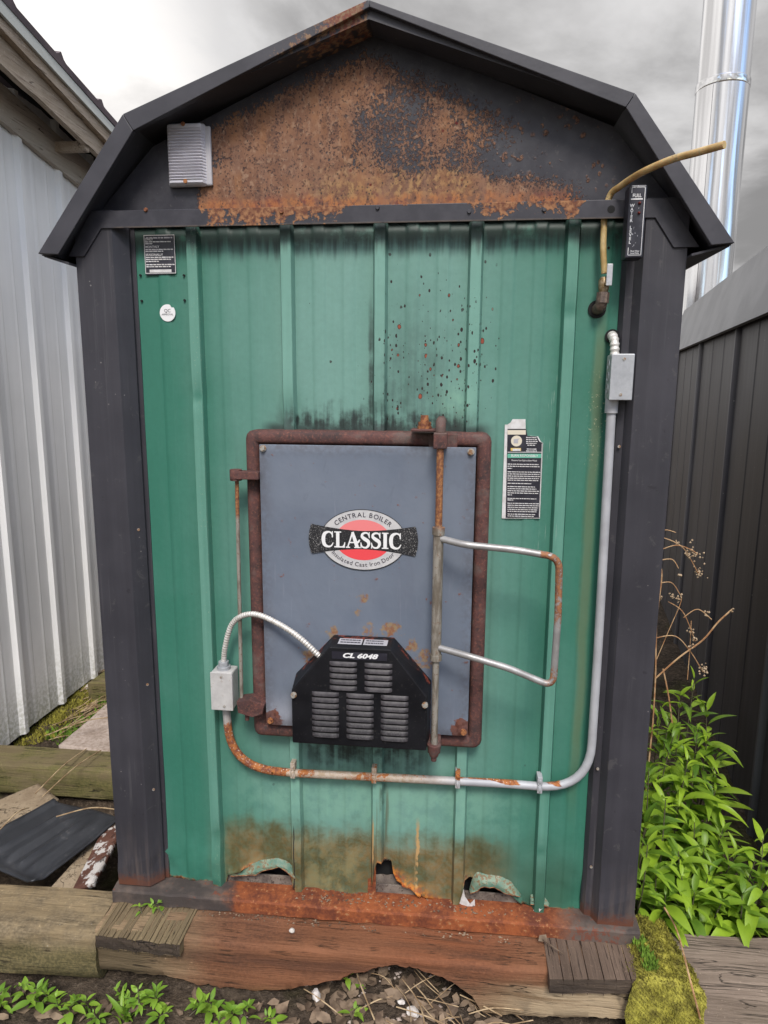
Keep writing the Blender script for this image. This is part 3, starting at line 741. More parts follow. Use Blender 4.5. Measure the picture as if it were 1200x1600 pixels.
# -- green front sheet with its torn bottom edge
RIB = [-.437, -.199, .033, .263, .488]
RIBT = RIB
def bot(x):
    P = [(-.62, .0), (-.44, -.006), (-.415, -.012), (-.408, .030), (-.385, .034), (-.35, .060), (-.315, .070), (-.265, .078), (-.235, .062), (-.218, .034), (-.206, .020), (-.203, -.018),
         (-.05, -.012), (-.005, -.016), (.012, .0), (.022, .06), (.03, .114), (.052, .112), (.075, .108), (.078, .070), (.09, .045), (.125, .038), (.165, .006), (.245, -.008), (.268, .0), (.272, .040),
         (.282, .074), (.295, .088), (.315, .080), (.36, .077), (.395, .062), (.43, .024), (.445, .012), (.47, .0), (.478, -.006), (.62, .004)]
    for (a, b), (c, d) in zip(P, P[1:]):
        if a <= x <= c: return b+(d-b)*(x-a)/(c-a)
    return 0.
def prof_y(x, z):
    y = 0.
    for rb, rt in zip(RIB, RIBT):
        c = rb + (rt-rb)*z/1.8; d = abs(x-c)
        y -= .0190*max(0., min(1., (.0185-d)/.0060))
        for o in (.078, .152):
            d = abs(x-c-o); y -= .0026*(1-sst(.012, .0175, d))
    for o in (.030, .105, .165):
        d = abs(x-(.485+o)); y -= .0 if o > .1 else .0
    c = -.437 - .080
    y -= .0028*(1-sst(.011, .018, abs(x-c)))
    # dents in the ribs and a crumpled lower edge
    for dx, dz, r, a in ((-.437, 1.42, .028, .007), (-.198, 1.37, .05, .010), (.034, 1.355, .05, .012), (.487, 1.62, .035, .007), (-.43, .16, .04, .008), (-.19, .18, .06, .010), (.262, .19, .03, .007), (.48, .185, .03, .006)):
        q = ((x-dx)/.02)**2*.3 + ((z-dz)/r)**2
        if q < 4: y += a*math.exp(-q*2.2)
    k = sst(.28, .0, z)
    y += k*.010*nz(x, z, 0, 9) + k*.004*nz(x, z, 5, 30) + .0016*nz(x, z, 2, 5)
    return y
xs = set()
for rb in RIB:
    for d in (.0125, .0185, .006, 0.): xs |= {rb-d, rb+d}
    for o in (.078, .152):
        for d in (0, .012, .0148, .0175): xs |= {rb+o-d, rb+o+d}
for d in (.012, .0148, .0175): xs |= {-.517-d, -.517+d}
xs = sorted(x for x in xs if -.615 < x < .615)
q_ = -.615
while q_ < .618:
    if min(abs(q_-x) for x in xs) > .0022: xs.append(q_)
    q_ += .0055
xs = sorted(xs)
zs = [0., .006, .012, .02, .03, .042, .055, .07, .085, .10, .115, .13, .15, .17, .19, .215, .24] + [.27+.026*i for i in range(61)]
rows = []
for z in zs:
    row = []
    for x in xs:
        b = bot(x) + .004*nz(x, 0, 9, 55); k = sst(.30, 0, z)
        zz = z if z > .26 else b + (z)*( .26-b)/.26
        y = prof_y(x, zz)
        curl = max(0, 1-z/.03)
        if bot(x) > .012 and not -.01 < x < .1: y -= .010*curl**2
        row.append((x, y, zz))
    rows.append(row)
mb = MB(); mb.grid(rows)
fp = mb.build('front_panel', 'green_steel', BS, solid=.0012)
at_ = fp.data.attributes.new('edge_gap', 'FLOAT', 'POINT'); o_ = wloc(BS)
at_.data.foreach_set('value', [max(0., v.co.z+o_.z-bot(v.co.x)-.004*nz(v.co.x, 0, 9, 55)) for v in fp.data.vertices])
q = fp.modifiers['solid']; q.offset = -1
# curled flaps of torn sheet
def f_flap(g):
    n = g.noise(30, 4, .65); nf = g.noise(120, 3, .6)
    c = g.mix(n.sm(.35, .6), (.085, .165, .12), (.185, .245, .17)); c = g.mix((n*.5+nf*.5).sm(.50, .58)*.9, c, (.17, .10, .045))
    return dict(Base_Color=c, Roughness=.6, Normal=g.bump(n+nf*.3, .5, .003))
mat('flap_paint', f_flap)
def torn(att, free, out, label):
    A = [at(*q, -.006) for q in att]; F = [at(*q, -.006-out) for q in free]; n_ = 22
    def res(P):
        L = [0]
        for a_, b_ in zip(P, P[1:]): L.append(L[-1]+(b_-a_).length)
        o_ = []
        for k in range(n_+1):
            d = L[-1]*k/n_; j_ = 0
            while j_ < len(L)-2 and L[j_+1] < d: j_ += 1
            o_.append(P[j_].lerp(P[j_+1], (d-L[j_])/max(1e-9, L[j_+1]-L[j_])))
        return o_
    A, F = res(A), res(F); rows = []
    for j_ in range(6):
        t = j_/5; row = []
        for k in range(n_+1):
            p = A[k].lerp(F[k], t); e = math.sin(math.pi*k/n_)**.5
            row.append(Vector((p.x+.002*nz(p.x, t, 3, 60), p.y - e*out*.5*math.sin(math.pi*t) + .004*nz(p.x, t*.4, 0, 50)*e, p.z + (.003*nz(p.x, 0, 5, 90) if j_ == 5 else 0))))
        rows.append(row)
    m_ = MB(); m_.grid(rows, smooth=False); o = m_.build('torn_flap', 'flap_paint', BS, solid=.0012, label=label)
    m_ = MB(); m_.tube([p+Vector((0, -.0006, 0)) for p in rows[-1]], lambda i: .0011+.0007*nz(i, 0, 0, .9), 5); m_.build('rusty_rim', 'bolt_rusty', o)
torn([(360, 1367), (374, 1366), (392, 1350), (412, 1343), (437, 1340), (455, 1350), (464, 1367), (467, 1374)], [(360, 1369), (376, 1368), (400, 1367), (410, 1361), (425, 1357), (437, 1355), (447, 1361), (460, 1373)], .014, 'pale curled flap of torn sheet by the left tear')
torn([(733, 1388), (740, 1368), (746, 1361), (756, 1366), (780, 1368), (797, 1376), (814, 1398)], [(735, 1396), (745, 1393), (752, 1386), (768, 1386), (778, 1389), (788, 1396), (813, 1401)], .016, 'blue-green curled flap of torn sheet by the right tear')
torn([(829, 1398), (838, 1394), (848, 1398), (858, 1412)], [(829, 1413), (838, 1412), (846, 1414), (857, 1416)], .010, 'small folded flap at the lower right corner')
mb = MB(); mb.poly([(.268, -.014, .004), (.276, -.016, .062), (.284, -.02, .03), (.297, -.022, .012), (.31, -.02, .026), (.312, -.018, .004), (.29, -.02, -.004)])
mb.build('torn_flap', 'label_white', BS, solid=.001, label='white curled scrap of peeled paint at the right tear')
mb = MB(); mb.poly([(.472, -.016, -.004), (.478, -.02, .022), (.492, -.024, .014), (.500, -.022, .018), (.494, -.02, -.012), (.48, -.02, -.018)])
mb.build('torn_flap', 'label_white', BS, solid=.001, label='white crumpled paint scrap under the last rib')
# -- what lies behind the tears
mb = MB(); mb.box(XL+.05, XR-.05, .045, .055, -.04, 1.9); mb.build('inner_wall', 'void_black', BS)
mb = MB()
mb.box(-.60, .60, .006, .012, -.03, .028); mb.build('inner_channel', 'grimy_steel', BS, bevel=.002)
mb = MB(); rows = [[(x, .004 + t*.036, -.01 + .046*t*max(.2, 1-((x-.06)/.13)**2) + .008*nz(x, t, 1, 45)) for x in [-.02+.008*i for i in range(26)]] for t in [k/6 for k in range(7)]]
mb.grid(rows); mb.build('debris', 'grimy_steel', BS, kind='stuff', label='dirt spilling out of the torn hole')
mb = MB(); mb.box(.005, .028, .0, .004, -.012, .115); mb.build('inner_post', 'rusted_sill', BS)
mb = MB(); mb.tube([(.026+.0016*i, .02, .112) for i in range(36)], lambda i: .011+.002*(1 if i % 4 < 2 else -1), 10); mb.build('inner_hose', 'flex_armour', BS)
# -- corner trims
for s, (xo, xi, xf) in ((-1, (XL, -.604, -.598)), (1, (XR, .616, .634))):
    mb = MB(); z0, z1 = .0, 1.86
    if s < 0:
        P = [(xo, .06), (xo, -.045), (-.628, -.045), (-.600, -.012), (-.600, -.002), (-.59, -.002), (-.59, .004)]
    else:
        P = [(xo, .06), (xo, -.045), (.642, -.045), (.628, -.022), (.612, -.018), (.604, -.004), (.604, .004)]
    rows = [[(x, y, lerp(z0, z1, k/40) + (.006*nz(x, y, 0, 40) if k == 0 else 0)) for x, y in P] for k in range(41)]
    def dent(p):
        x, y, z = p; k = sst(.30, .05, z)
        return (x + k*.004*nz(z, y, s, 16), y + k*.005*nz(x, z, s, 14), z)
    rows = [[dent(p) for p in r] for r in rows]
    mb.grid(rows if s < 0 else [r[::-1] for r in rows], smooth=False)
    t = mb.build('corner_trim', 'charcoal_steel', BS, solid=.0015)
    q = t.modifiers.new('bevel', 'BEVEL'); q.width = .003; q.segments = 2; q.limit_method = 'ANGLE'
    sc = MB(); 
    for zz in ((1.06, .62, .3) if s < 0 else (1.3, .45, .16)):
        xx = -.612 if s < 0 else .62
        yy = -.026
        c0 = Vector((xx, yy, zz)); d = Vector((s*-.5, -.86, 0)).normalized() if s < 0 else Vector((-.2, -.97, 0))
        sc.cyl(c0, c0+d*.003, .0038, 8)
    sc.build('screw', 'bolt_zinc', t, kind='stuff')
# -- side and back walls
for s, x in ((-1, XL+.004), (1, XR-.004)):
    mb = MB(); rows = []
    ys = [.061 + i*.02 for i in range(90)]
    prof = [(x + s*(.012*(1-sst(.012, .024, abs(((y-.1) % .23)-.115)))), y) for y in ys]
    mb.grid([[(a, b, z) for a, b in prof] for z in (-.0, 1.86)], smooth=False)
    mb.build('side_wall', 'charcoal_steel', BS, solid=.001)
mb = MB(); mb.box(XL+.01, XR-.01, 1.84, 1.85, 0, 1.95); mb.build('back_wall', 'charcoal_steel', BS)
# -- gable, header band
EZ = 1.75
OUT = [(-.790, EZ), (-.556, 2.053), (.014, 2.262), (.588, 2.056), (.818, EZ)]
INN = [(-.738, 1.748), (-.533, 2.017), (.017, 2.2475), (.570, 2.029), (.770, 1.746)]
mb = MB(); y = -.014
gp = [(-.70, 1.80), (-.655, 1.857), (.67, 1.857), (.72, 1.80)] 
P = [(-.70, 1.835)] + [(a*.985+.0, z-.006) for a, z in INN[1:4]] + [(.725, 1.835)]
mb.prism([(a, y, z) for a, z in P], (0, .006, 0)); mb.build('gable_panel', 'rusted_gable', BS)
band = [at(*q, -.05) for q in ((98, 398), (131, 400), (158, 358), (980, 341), (1030, 340), (1062, 386), (1109, 384), (1046, 310), (900, 312), (700, 318), (300, 327), (143, 331))]
bx = [(-.742, 1.752), (-.700, 1.752), (-.652, 1.8165), (.600, 1.8165), (.660, 1.8165), (.705, 1.752), (.762, 1.752), (.684, 1.857), (-.676, 1.857)]
mb = MB(); mb.prism([(a, -.05, z) for a, z in bx], (0, .003, 0)); hb = mb.build('header_band', 'rusted_band', BS, bevel=.0012)
mb = MB(); mb.cyl((-.5, -.05, 1.84), (-.5, -.0535, 1.84), .005, 8)
sc0 = None
for px, py in ((228, 328), (590, 325), (733, 331), (440, 331), (850, 328)):
    p = at(px, py, -.05); m_ = MB(); m_.cyl((p.x, -.050, p.z), (p.x, -.0545, p.z), .0055, 8, r2=.004); m_.build('screw', 'roof_trim_steel' if px > 500 else 'bolt_rusty', hb)
p = at(955, 327, -.0505); mb = MB(); mb.cyl((p.x, -.049, p.z), (p.x, -.0504, p.z), .0085, 20); mb.build('drill_hole', 'void_black', hb)
# -- roof: outer shell, front trim, soffit
yF, yB = -.10, 1.95
def prof_in(d): return [(-.790+d*.9, EZ-.002), (-.556+d*.55, 2.053-d*.75), (.014, 2.262-d*1.08), (.588-d*.55, 2.056-d*.75), (.818-d*.9, EZ-.002)]
I3 = prof_in(.03); O3 = prof_in(.003)
mb = MB()
for i in range(4):
    a, b = O3[i], O3[i+1]; c, d = I3[i+1], I3[i]
    mb.prism([(a[0], yF+.012, a[1]), (b[0], yF+.012, b[1]), (c[0], yF+.012, c[1]), (d[0], yF+.012, d[1])], (0, yB-yF, 0))
rf = mb.build('roof', 'roof_trim_steel', BS)
for i, lab in enumerate(('lower left roof edge strip', 'upper left roof edge strip, rusty near the peak', 'upper right roof edge strip', 'lower right roof edge strip')):
    a, b = OUT[i], OUT[i+1]; c, d = INN[i+1], INN[i]
    mb = MB(); g_ = .0003
    dv = (Vector((b[0]-a[0], 0, b[1]-a[1]))).normalized()*g_
    o_ = Vector((0, 0, 0))
    pts = [Vector((a[0], yF, a[1]))+dv+o_, Vector((b[0], yF, b[1]))-dv+o_, Vector((c[0], yF, c[1]))-dv, Vector((d[0], yF, d[1]))+dv]
    mb.prism(pts, (0, .014, 0)); mb.build('roof_trim', 'roof_trim_steel', rf, bevel=.0015, label=lab)
for s, x0, x1 in ((-1, -.786, XL), (1, .814, XR)):
    mb = MB(); mb.prism([(x0, yF+.02, EZ-.004), (x1, yF+.02, EZ-.022), (x1, yB, EZ-.022), (x0, yB, EZ-.004)], (0, 0, .005)); mb.build('soffit', 'charcoal_steel', rf)
# -- base rail
mb = MB(); rows = []
for k in range(121):
    x = lerp(-.738, .752, k/120); dz = .008*(x+.72)/1.45; e = .003*nz(x, 0, 0, 22)
    rows.append([(x, .012, -.002+dz), (x, -.03, -.004+dz+e*.5), (x, -.058+e, -.008+dz+e), (x, -.062+e, -.014+dz), (x, -.063+e*1.4, -.047+dz+e*.6), (x, -.05, -.048+dz)])
mb.grid(rows, smooth=False); mb.add(rows[0], [list(range(6))]); mb.add(rows[-1], [list(range(5, -1, -1))])
mb.build('base_rail', 'rusted_sill', BS)
# -- door frame: rounded square tube bent round the opening
def rring(c, hw, hh, r):
    pts = []
    for (sx, sz) in ((1, 1), (-1, 1), (-1, -1), (1, -1)):
        for k in range(4):
            a = math.atan2(sz, sx) - math.pi/4 + k*math.pi/6
            pts.append((c[0]+sx*(hw-r)+r*math.cos(a), c[1]+sz*(hh-r)+r*math.sin(a)))
    return pts
CXD, CZD = .004, .9135
def loop(off, rad): return [(x, z) for x, z in rring((CXD, CZD), .309-off, .4165-off, max(rad-off, .004))]
mb = MB(); sect = [(0, -.0), (0, -.040), (.0035, -.048), (.010, -.052), (.026, -.052), (.0325, -.048), (.036, -.040), (.036, -.0)]
loops = [[(x, y, z) for x, z in loop(o, .022)] for o, y in sect]
rows = [l+[l[0]] for l in loops]; mb.grid(rows)
df = mb.build('door_frame', 'rusted_iron', BS)
mb = MB(); mb.box(-.272, .280, -.03, -.02, .528, 1.30); mb.build('door_recess', 'void_black', BS)
# -- door panel
PX0, PX1, PZ0, PZ1 = -.2625, .2755, .543, 1.2955
mb = MB()
nxx, nzz = 24, 34
mb.grid([[(lerp(PX0, PX1, i/nxx), -.070-.0018*nz(i/nxx*.6, j/nzz*.8, 0, 4) + (.004*math.exp(-(((i/nxx-.13)/.06)**2+((j/nzz-.07)/.08)**2))), lerp(PZ0, PZ1, j/nzz)) for i in range(nxx+1)] for j in range(nzz+1)])
dp = mb.build('door', 'door_blue_grey', BS, solid=.010); dp.modifiers['solid'].offset = -1
q = dp.modifiers.new('bevel', 'BEVEL'); q.width = .0015; q.segments = 2; q.limit_method = 'ANGLE'; q.angle_limit = R(50)
dp['label'] = 'blue-grey steel firebox door with round emblem'
for (x, z, m_) in ((-.252, 1.286, 'bolt_zinc'), (.263, 1.285, 'bolt_zinc'), (-.25, .557, 'bolt_rusty'), (.264, .556, 'bolt_rusty')):
    mb = MB(); mb.cyl((x, -.068, z), (x, -.074, z), .0085, 14); mb.cyl((x, -.074, z), (x, -.080, z), .0062, 6); mb.build('bolt', m_, dp)
# -- emblem
EY = -.0726; EC = (.0, 1.0595)
def ell(a, b, y, n=72): return [(EC[0]+a*math.cos(2*math.pi*k/n), y, EC[1]+b*math.sin(2*math.pi*k/n)) for k in range(n)]
mb = MB()
mb.poly(ell(.1095, .0785, EY), 0); mb.poly(ell(.1075, .0765, EY-.0002), 1); mb.poly(ell(.0708, .0520, EY-.0004), 2)
bw = []
for k in range(25):
    t = -1+2*k/24; bw.append((EC[0]+.131*t, EC[1]+.0235+.0150*abs(t)**1.7))
rt = [(EC[0]+.1335, EC[1]+.034), (EC[0]+.1375, EC[1]+.017), (EC[0]+.1390, EC[1]), (EC[0]+.1375, EC[1]-.017), (EC[0]+.1335, EC[1]-.034)]
bw2 = [(x, 2*EC[1]-z) for x, z in bw[::-1]]; lf = [(2*EC[0]-x, z) for x, z in rt]
mb.poly([(x, EY-.0006, z) for x, z in (bw2[::-1] + rt[::-1] + bw[::-1] + lf)], 0)
def arc_text(s, a, b, size, top, bold, gap):
    ws = [text_geo(ch, size, bold) if ch != ' ' else None for ch in s]
    wd = [(max(v[0] for v in q_[0])-min(v[0] for v in q_[0]) if q_ else size*.22) for q_ in ws]
    tot = sum(wd)+gap*(len(s)-1)
    N = 2000; pts = []; acc = 0; tab = []
    for k in range(N+1):
        th = math.pi*(1-k/N) if top else math.pi*(1+k/N)
        p_ = (a*math.cos(th), b*math.sin(th)); 
        if pts: acc += math.dist(pts[-1], p_)
        pts.append(p_); tab.append((acc, p_, th))
    L = acc; cur = (L-tot)/2; i = 0
    for q_, w_ in zip(ws, wd):
        mid = cur+w_/2
        while tab[i][0] < mid: i += 1
        (x_, z_), th = tab[i][1], tab[i][2]
        tx, tz = -a*math.sin(th), b*math.cos(th)
        if top: tx, tz = -tx, -tz
        an = math.atan2(tz, tx)
        if q_:
            vs, fs = q_; cx_ = (max(v[0] for v in vs)+min(v[0] for v in vs))/2
            ca, sa = math.cos(an), math.sin(an)
            mb.add([(EC[0]+x_+(vx-cx_)*ca-vz*sa, EY-.0008, EC[1]+z_+(vx-cx_)*sa+vz*ca) for vx, vz in vs], fs, 3)
        cur += w_+gap
arc_text('CENTRAL BOILER', .0885, .0640, .0168, True, .012, .0027)
arc_text('Insulated Cast Iron Door', .0890, .0640, .0155, False, .006, .0017)
# slab-serif letters of the middle word, drawn as strokes on a unit-high grid
def ribbon(pts, wds, sub=8):
    P = smooth_path([Vector((a, b, 0)) for a, b in pts], sub); n = len(P); out = []
    for i, p in enumerate(P):
        t = (P[min(i+1, n-1)]-P[max(i-1, 0)]).normalized(); nn = Vector((-t.y, t.x, 0))
        f = i/(n-1)*(len(wds)-1); k = min(int(f), len(wds)-2); w_ = lerp(wds[k], wds[k+1], f-k)/2
        out.append(((p+nn*w_).x, (p+nn*w_).y, (p-nn*w_).x, (p-nn*w_).y))
    return [[(o[0], o[1]) for o in out], [(o[2], o[3]) for o in out]]
cnt = [0]
def L_rib(x, pts, wds, sub=8):
    a_, b_ = ribbon(pts, wds, sub); cnt[0] += 1; yy = EY-.0010-cnt[0]*.00003
    mb.grid([[(EC[0]+(x+u)*LS, yy, EC[1]+(v-.5)*LH) for u, v in r] for r in (b_, a_)], 4, smooth=False)
def L_box(x, u0, u1, v0, v1):
    cnt[0] += 1; yy = EY-.0010-cnt[0]*.00003
    mb.poly([(EC[0]+(x+u)*LS, yy, EC[1]+(v-.5)*LH) for u, v in ((u0, v0), (u1, v0), (u1, v1), (u0, v1))], 4)
LH = .0415; LS = .0415*.93
def lC(x):
    L_rib(x, [(.70, .72), (.62, .90), (.42, .955), (.18, .82), (.105, .5), (.18, .17), (.43, .045), (.63, .10), (.76, .30)], [.05, .09, .12, .22, .25, .22, .12, .09, .05])
    L_box(x, .67, .74, .62, 1.0)
def lL(x):
    L_box(x, .12, .34, 0, 1); L_box(x, 0, .46, .93, 1); L_box(x, 0, .70, 0, .085); L_rib(x, [(.60, .05), (.66, .16), (.70, .34)], [.16, .10, .05], 4)
def lA(x):
    L_rib(x, [(.10, .03), (.27, .5), (.42, .97)], [.085, .09, .10], 2); L_rib(x, [(.74, .03), (.58, .5), (.42, .99)], [.23, .23, .17], 2)
    L_box(x, .22, .62, .30, .375); L_box(x, -.02, .26, 0, .07); L_box(x, .54, .92, 0, .07); L_rib(x, [(.56, .34), (.78, .36), (.90, .52)], [.16, .14, .08], 4)
def lS(x):
    L_rib(x, [(.57, .70), (.50, .90), (.32, .955), (.13, .87), (.12, .70), (.30, .56), (.50, .43), (.54, .24), (.42, .07), (.24, .045), (.10, .12), (.03, .32)], [.05, .09, .11, .15, .19, .23, .23, .19, .13, .10, .08, .05])
    L_box(x, .545, .605, .64, 1.0); L_box(x, .0, .06, 0, .36)
def lI(x):
    L_box(x, .10, .33, 0, 1); L_box(x, 0, .43, .93, 1); L_box(x, 0, .43, 0, .07)
x = -2.72
for fn, adv in ((lC, .83), (lL, .78), (lA, .95), (lS, .70), (lS, .70), (lI, .49), (lC, .83)): fn(x); x += adv
mb.build('emblem', ['emblem_black', 'emblem_grey', 'emblem_red', 'print_dark', 'print_white'], dp, label='oval red, grey and black emblem lettered CLASSIC')
# -- blower cover
BY = -.150
FR = [at(*q, BY) for q in ((516, 1009), (610, 1012), (666, 1079), (663, 1166), (460, 1159), (461, 1078))]
FR = [(-.073, .8035), (.079, .8035), (.171, .684), (.171, .540), (-.171, .540), (-.171, .684)]
BKP = [(-.075, .806), (.081, .806), (.178, .694), (.178, .540), (-.178, .540), (-.178, .694)]
mb = MB(); n = 6; s_ = .965
fr = [(x, BY, z) for x, z in FR]; bk = [(x*1.0, -.072, z) for x, z in BKP]
mb.add(fr+bk, [list(range(6))[::-1]] + [(i, (i+1) % n, n+(i+1) % n, n+i) for i in range(n)])
bc = mb.build('blower_cover', 'black_enamel', BS, bevel=.003, label='black louvred blower cover on the lower door')
mb = MB(); pr = [(0, 0), (.0025, -.0022), (.006, -.0042), (.0096, -.0054), (.0102, -.0050), (.0103, -.0008)]; rows = []
NW = 14; hw = .0345
for dz, dy in pr:
    row = []
    for k in range(NW+1):
        t = -1+2*k/NW; e = (1-abs(t)**7)**.6
        row.append((t*hw, dy*e, -dz*(.9+.1*e)))
    rows.append(row)
mb.grid(rows)
lv = mb.build('louvre', 'louvre_black', None); lv.parent = bc; off = wloc(bc); first = True
def put_louvre(x, z):
    global first
    l_ = Vector((x, BY-.0006, z)) - off
    if first: lv.location = l_; first = False
    else: copy_part(lv, bc, loc=l_)
for cxl in (-.0385, .0495):
    for k in range(5): put_louvre(cxl, .7665-.0160*k)
for cxl in (-.0845, .0035, .0905):
    for k in range(8): put_louvre(cxl, .6840-.01585*k)
mb = MB(); y = BY-.001
mb.poly([(-.067, y, .7735), (.071, y, .7735), (.071, y, .793), (-.067, y, .793)][::1], 0)
put_text(mb, 'CL 6048', .002, .7832, y-.0006, .0165, 1, .045, shear=.28, fit=.088)
mb.build('nameplate', ['label_black', 'print_white'], bc, label='black plate lettered CL 6048')
mb = MB(); rng = random.Random(5)
def onflap(x, t): return (x, lerp(BY, -.072, t), lerp(.8035, .806, t)+.0008)
for x0, x1 in ((-.056, .004), (.008, .068)):
    mb.poly([onflap(x0, .25), onflap(x1, .25), onflap(x1, .72), onflap(x0, .72)], 0)
    for t in (.36, .55):
        xx = x0+.005
        while xx < x1-.01:
            w_ = rng.uniform(.003, .009); a_ = [onflap(xx, t), onflap(min(xx+w_, x1-.004), t), onflap(min(xx+w_, x1-.004), t+.08), onflap(xx, t+.08)]
            mb.poly([(p[0], p[1], p[2]+.0005) for p in a_], 1); xx += w_+.0012
mb.build('warning_label', ['print_grey', 'print_dark'], bc)
for x, z in ((-.165, .672), (.166, .664)):
    mb = MB(); mb.cyl((x, BY+.001, z), (x, BY-.004, z), .0078, 14); mb.cyl((x, BY-.004, z), (x, BY-.010, z), .0058, 6); mb.build('bolt', 'bolt_zinc', bc)
# -- latch rod and handle
RX = .190; RY = -.125
mb = MB(); mb.cyl((RX, RY, .53), (RX, RY, .79), .0085); mb.cyl((RX, RY, .775), (RX, RY, 1.105), .0125); mb.cyl((RX, RY, 1.10), (RX, RY, 1.325), .0085)
mb.cyl((RX, RY, 1.090), (RX, RY, 1.108), .0150); mb.cyl((RX, RY, .772), (RX, RY, .786), .0145)
mb.build('latch_rod', 'worn_steel_rod', BS, label='upright latch rod, rusty at the top')
hp = [Vector((RX+.008, -.13, 1.081))] + [at(*q, -.158) for q in ((725, 851), (805, 859), (874, 871), (872, 960), (864, 1073), (795, 1044), (735, 1026))] + [Vector((RX+.008, -.13, .806))]
hp = fillet(hp, {1: .02, 2: .02, 3: .030, 4: .02, 5: .030, 6: .02, 7: .02})
mb = MB(); mb.tube(hp, .0085, 12); mb.build('door_handle', 'handle_steel', BS, label='bent steel rod handle, rusty at its corners')
for zz in (1.312,):
    mb = MB(); mb.box(RX-.030, RX+.040, -.060, -.022, zz-.020, zz+.016)
    mb.box(RX-.016, RX+.016, RY-.014, -.058, zz-.016, zz+.022)
    mb.tube(fillet([(RX, RY, zz+.02), (RX, RY, zz+.046), (RX, -.05, zz+.046)], .018), .0125, 12)
    mb.box(RX-.072, RX-.004, -.105, -.045, zz+.022, zz+.028)
    lb = mb.build('latch_bracket', 'rusted_iron', BS, bevel=.003)
    mb = MB(); bx_ = RX-.040; mb.cyl((bx_, -.078, zz+.028), (bx_, -.078, zz+.034), .0175, 18); mb.cyl((bx_, -.078, zz+.034), (bx_, -.078, zz+.044), .0155, 6); mb.cyl((bx_, -.078, zz+.044), (bx_, -.078, zz+.060), .0105, 12, r2=.009); mb.build('bolt', 'bolt_rusty', lb)
mb = MB(); mb.tube([(RX, RY, .548), (RX, RY, .530), (RX, RY, .512)], lambda i: (.0185, .016, .010)[i], 14); mb.box(RX-.016, RX+.016, RY, -.045, .520, .545); mb.cyl((RX, RY, .512), (RX, RY, .500), .0075, 10)
mb.build('latch_bracket', 'rusted_iron', BS, bevel=.002)
# -- hinges on the left
HX = -.325
mb = MB(); mb.box(-.335, -.262, -.085, -.050, 1.208, 1.228); mb.cyl((HX, -.068, 1.203), (HX, -.068, 1.232), .0155, 16); mb.build('hinge', 'rusted_iron', BS, bevel=.002)
mb = MB(); mb.prism([(-.338, -.085, .612), (-.30, -.092, .622), (-.262, -.085, .606), (-.268, -.085, .580), (-.295, -.09, .572), (-.335, -.085, .580)], (0, .045, 0)); mb.cyl((HX+.01, -.068, .572), (HX+.01, -.068, .552), .006, 10); mb.build('hinge', 'rusted_iron', BS, bevel=.006)
mb = MB(); mb.cyl((HX+.0, -.062, 1.205), (HX-.006, -.062, .60), .0052, 10); mb.build('hinge_rod', 'worn_steel_rod', BS)
# -- conduit with straps, boxes, flexible pieces
CY = -.030
cp = [Vector((.597, CY, 1.412)), Vector((.600, CY, .392)), Vector((-.386, CY, .376)), Vector((-.386, CY, .575))]
cp = fillet([Vector((.595, CY, 1.412)), Vector((.600, CY, .80)), Vector((.600, CY, .388)), Vector((.38, CY, .392)), Vector((-.22, CY, .382)), Vector((-.380, CY, .392)), Vector((-.386, CY, .575))], {1: .05, 2: .135, 3: .03, 4: .05, 5: .125}, 10)
mb = MB(); mb.tube(cp, .0112, 14); mb.cyl((.595, CY, 1.38), (.595, CY, 1.415), .0155, 14); cdn = mb.build('conduit', 'conduit_steel', BS, label='galvanised conduit pipe bent under the door, rusty on its left half')
for px in (459, 585, 715, 843):
    x = at(px, 1220, CY).x; z = .3855 + .006*(x)
    mb = MB(); mb.tube([(x, CY + .0135*math.cos(a), z + .0135*math.sin(a)) for a in [R(60+20*k) for k in range(13)]], .0035, 6)
    mb.box(x-.0065, x+.0065, CY-.0135, CY-.0115, z-.011, z+.011); mb.box(x-.0065, x+.0065, CY-.012, -.010, z+.012, z+.034); mb.cyl((x, CY-.010, z+.024), (x, CY-.0155, z+.024), .004, 8)
    mb.build('strap', 'conduit_steel', cdn, bevel=.001)
def jbox(x0, x1, z0, z1, y0, y1, m_, label, screws):
    mb = MB(); mb.box(x0, x1, y0+.004, y1, z0, z1); o = mb.build('junction_box', m_, BS, bevel=.004, label=label)
    mb = MB(); mb.box(x0-.0005, x1+.0005, y0, y0+.0042, z0-.0005, z1+.0005); mb.build('cover_plate', m_, o, bevel=.0015)
    for x, z in screws:
        mb = MB(); mb.cyl((x, y0+.001, z), (x, y0-.0016, z), .0036, 10); mb.box(x-.003, x+.003, y0-.0022, y0-.0014, z-.0006, z+.0006); mb.build('screw', 'bolt_zinc', o)
    return o
jr = jbox(.581, .632, 1.4115, 1.5165, -.066, -.012, 'galvanised', 'galvanised junction box at the right edge', ((.609, 1.505), (.606, 1.424)))
for k in range(3):
    mb = MB(); zc = 1.437+.028*k; mb.tube([(.5808-.0004, -.038+.011*math.cos(a), zc+.011*math.sin(a)) for a in [R(18*q) for q in range(20)]], .0011, 5, closed=True, cap=False); mb.build('knockout', 'galvanised', jr)
jl = jbox(-.4145, -.355, .5755, .6825, -.066, -.010, 'painted_box_grey', 'grey junction box left of the door', ((-.384, .671), (-.378, .587)))
mb = MB(); mb.cyl((-.386, -.038, .682), (-.386, -.038, .692), .0185, 16); mb.cyl((-.386, -.038, .692), (-.386, -.038, .705), .0140, 12); mb.build('connector', 'galvanised', jl, bevel=.001)
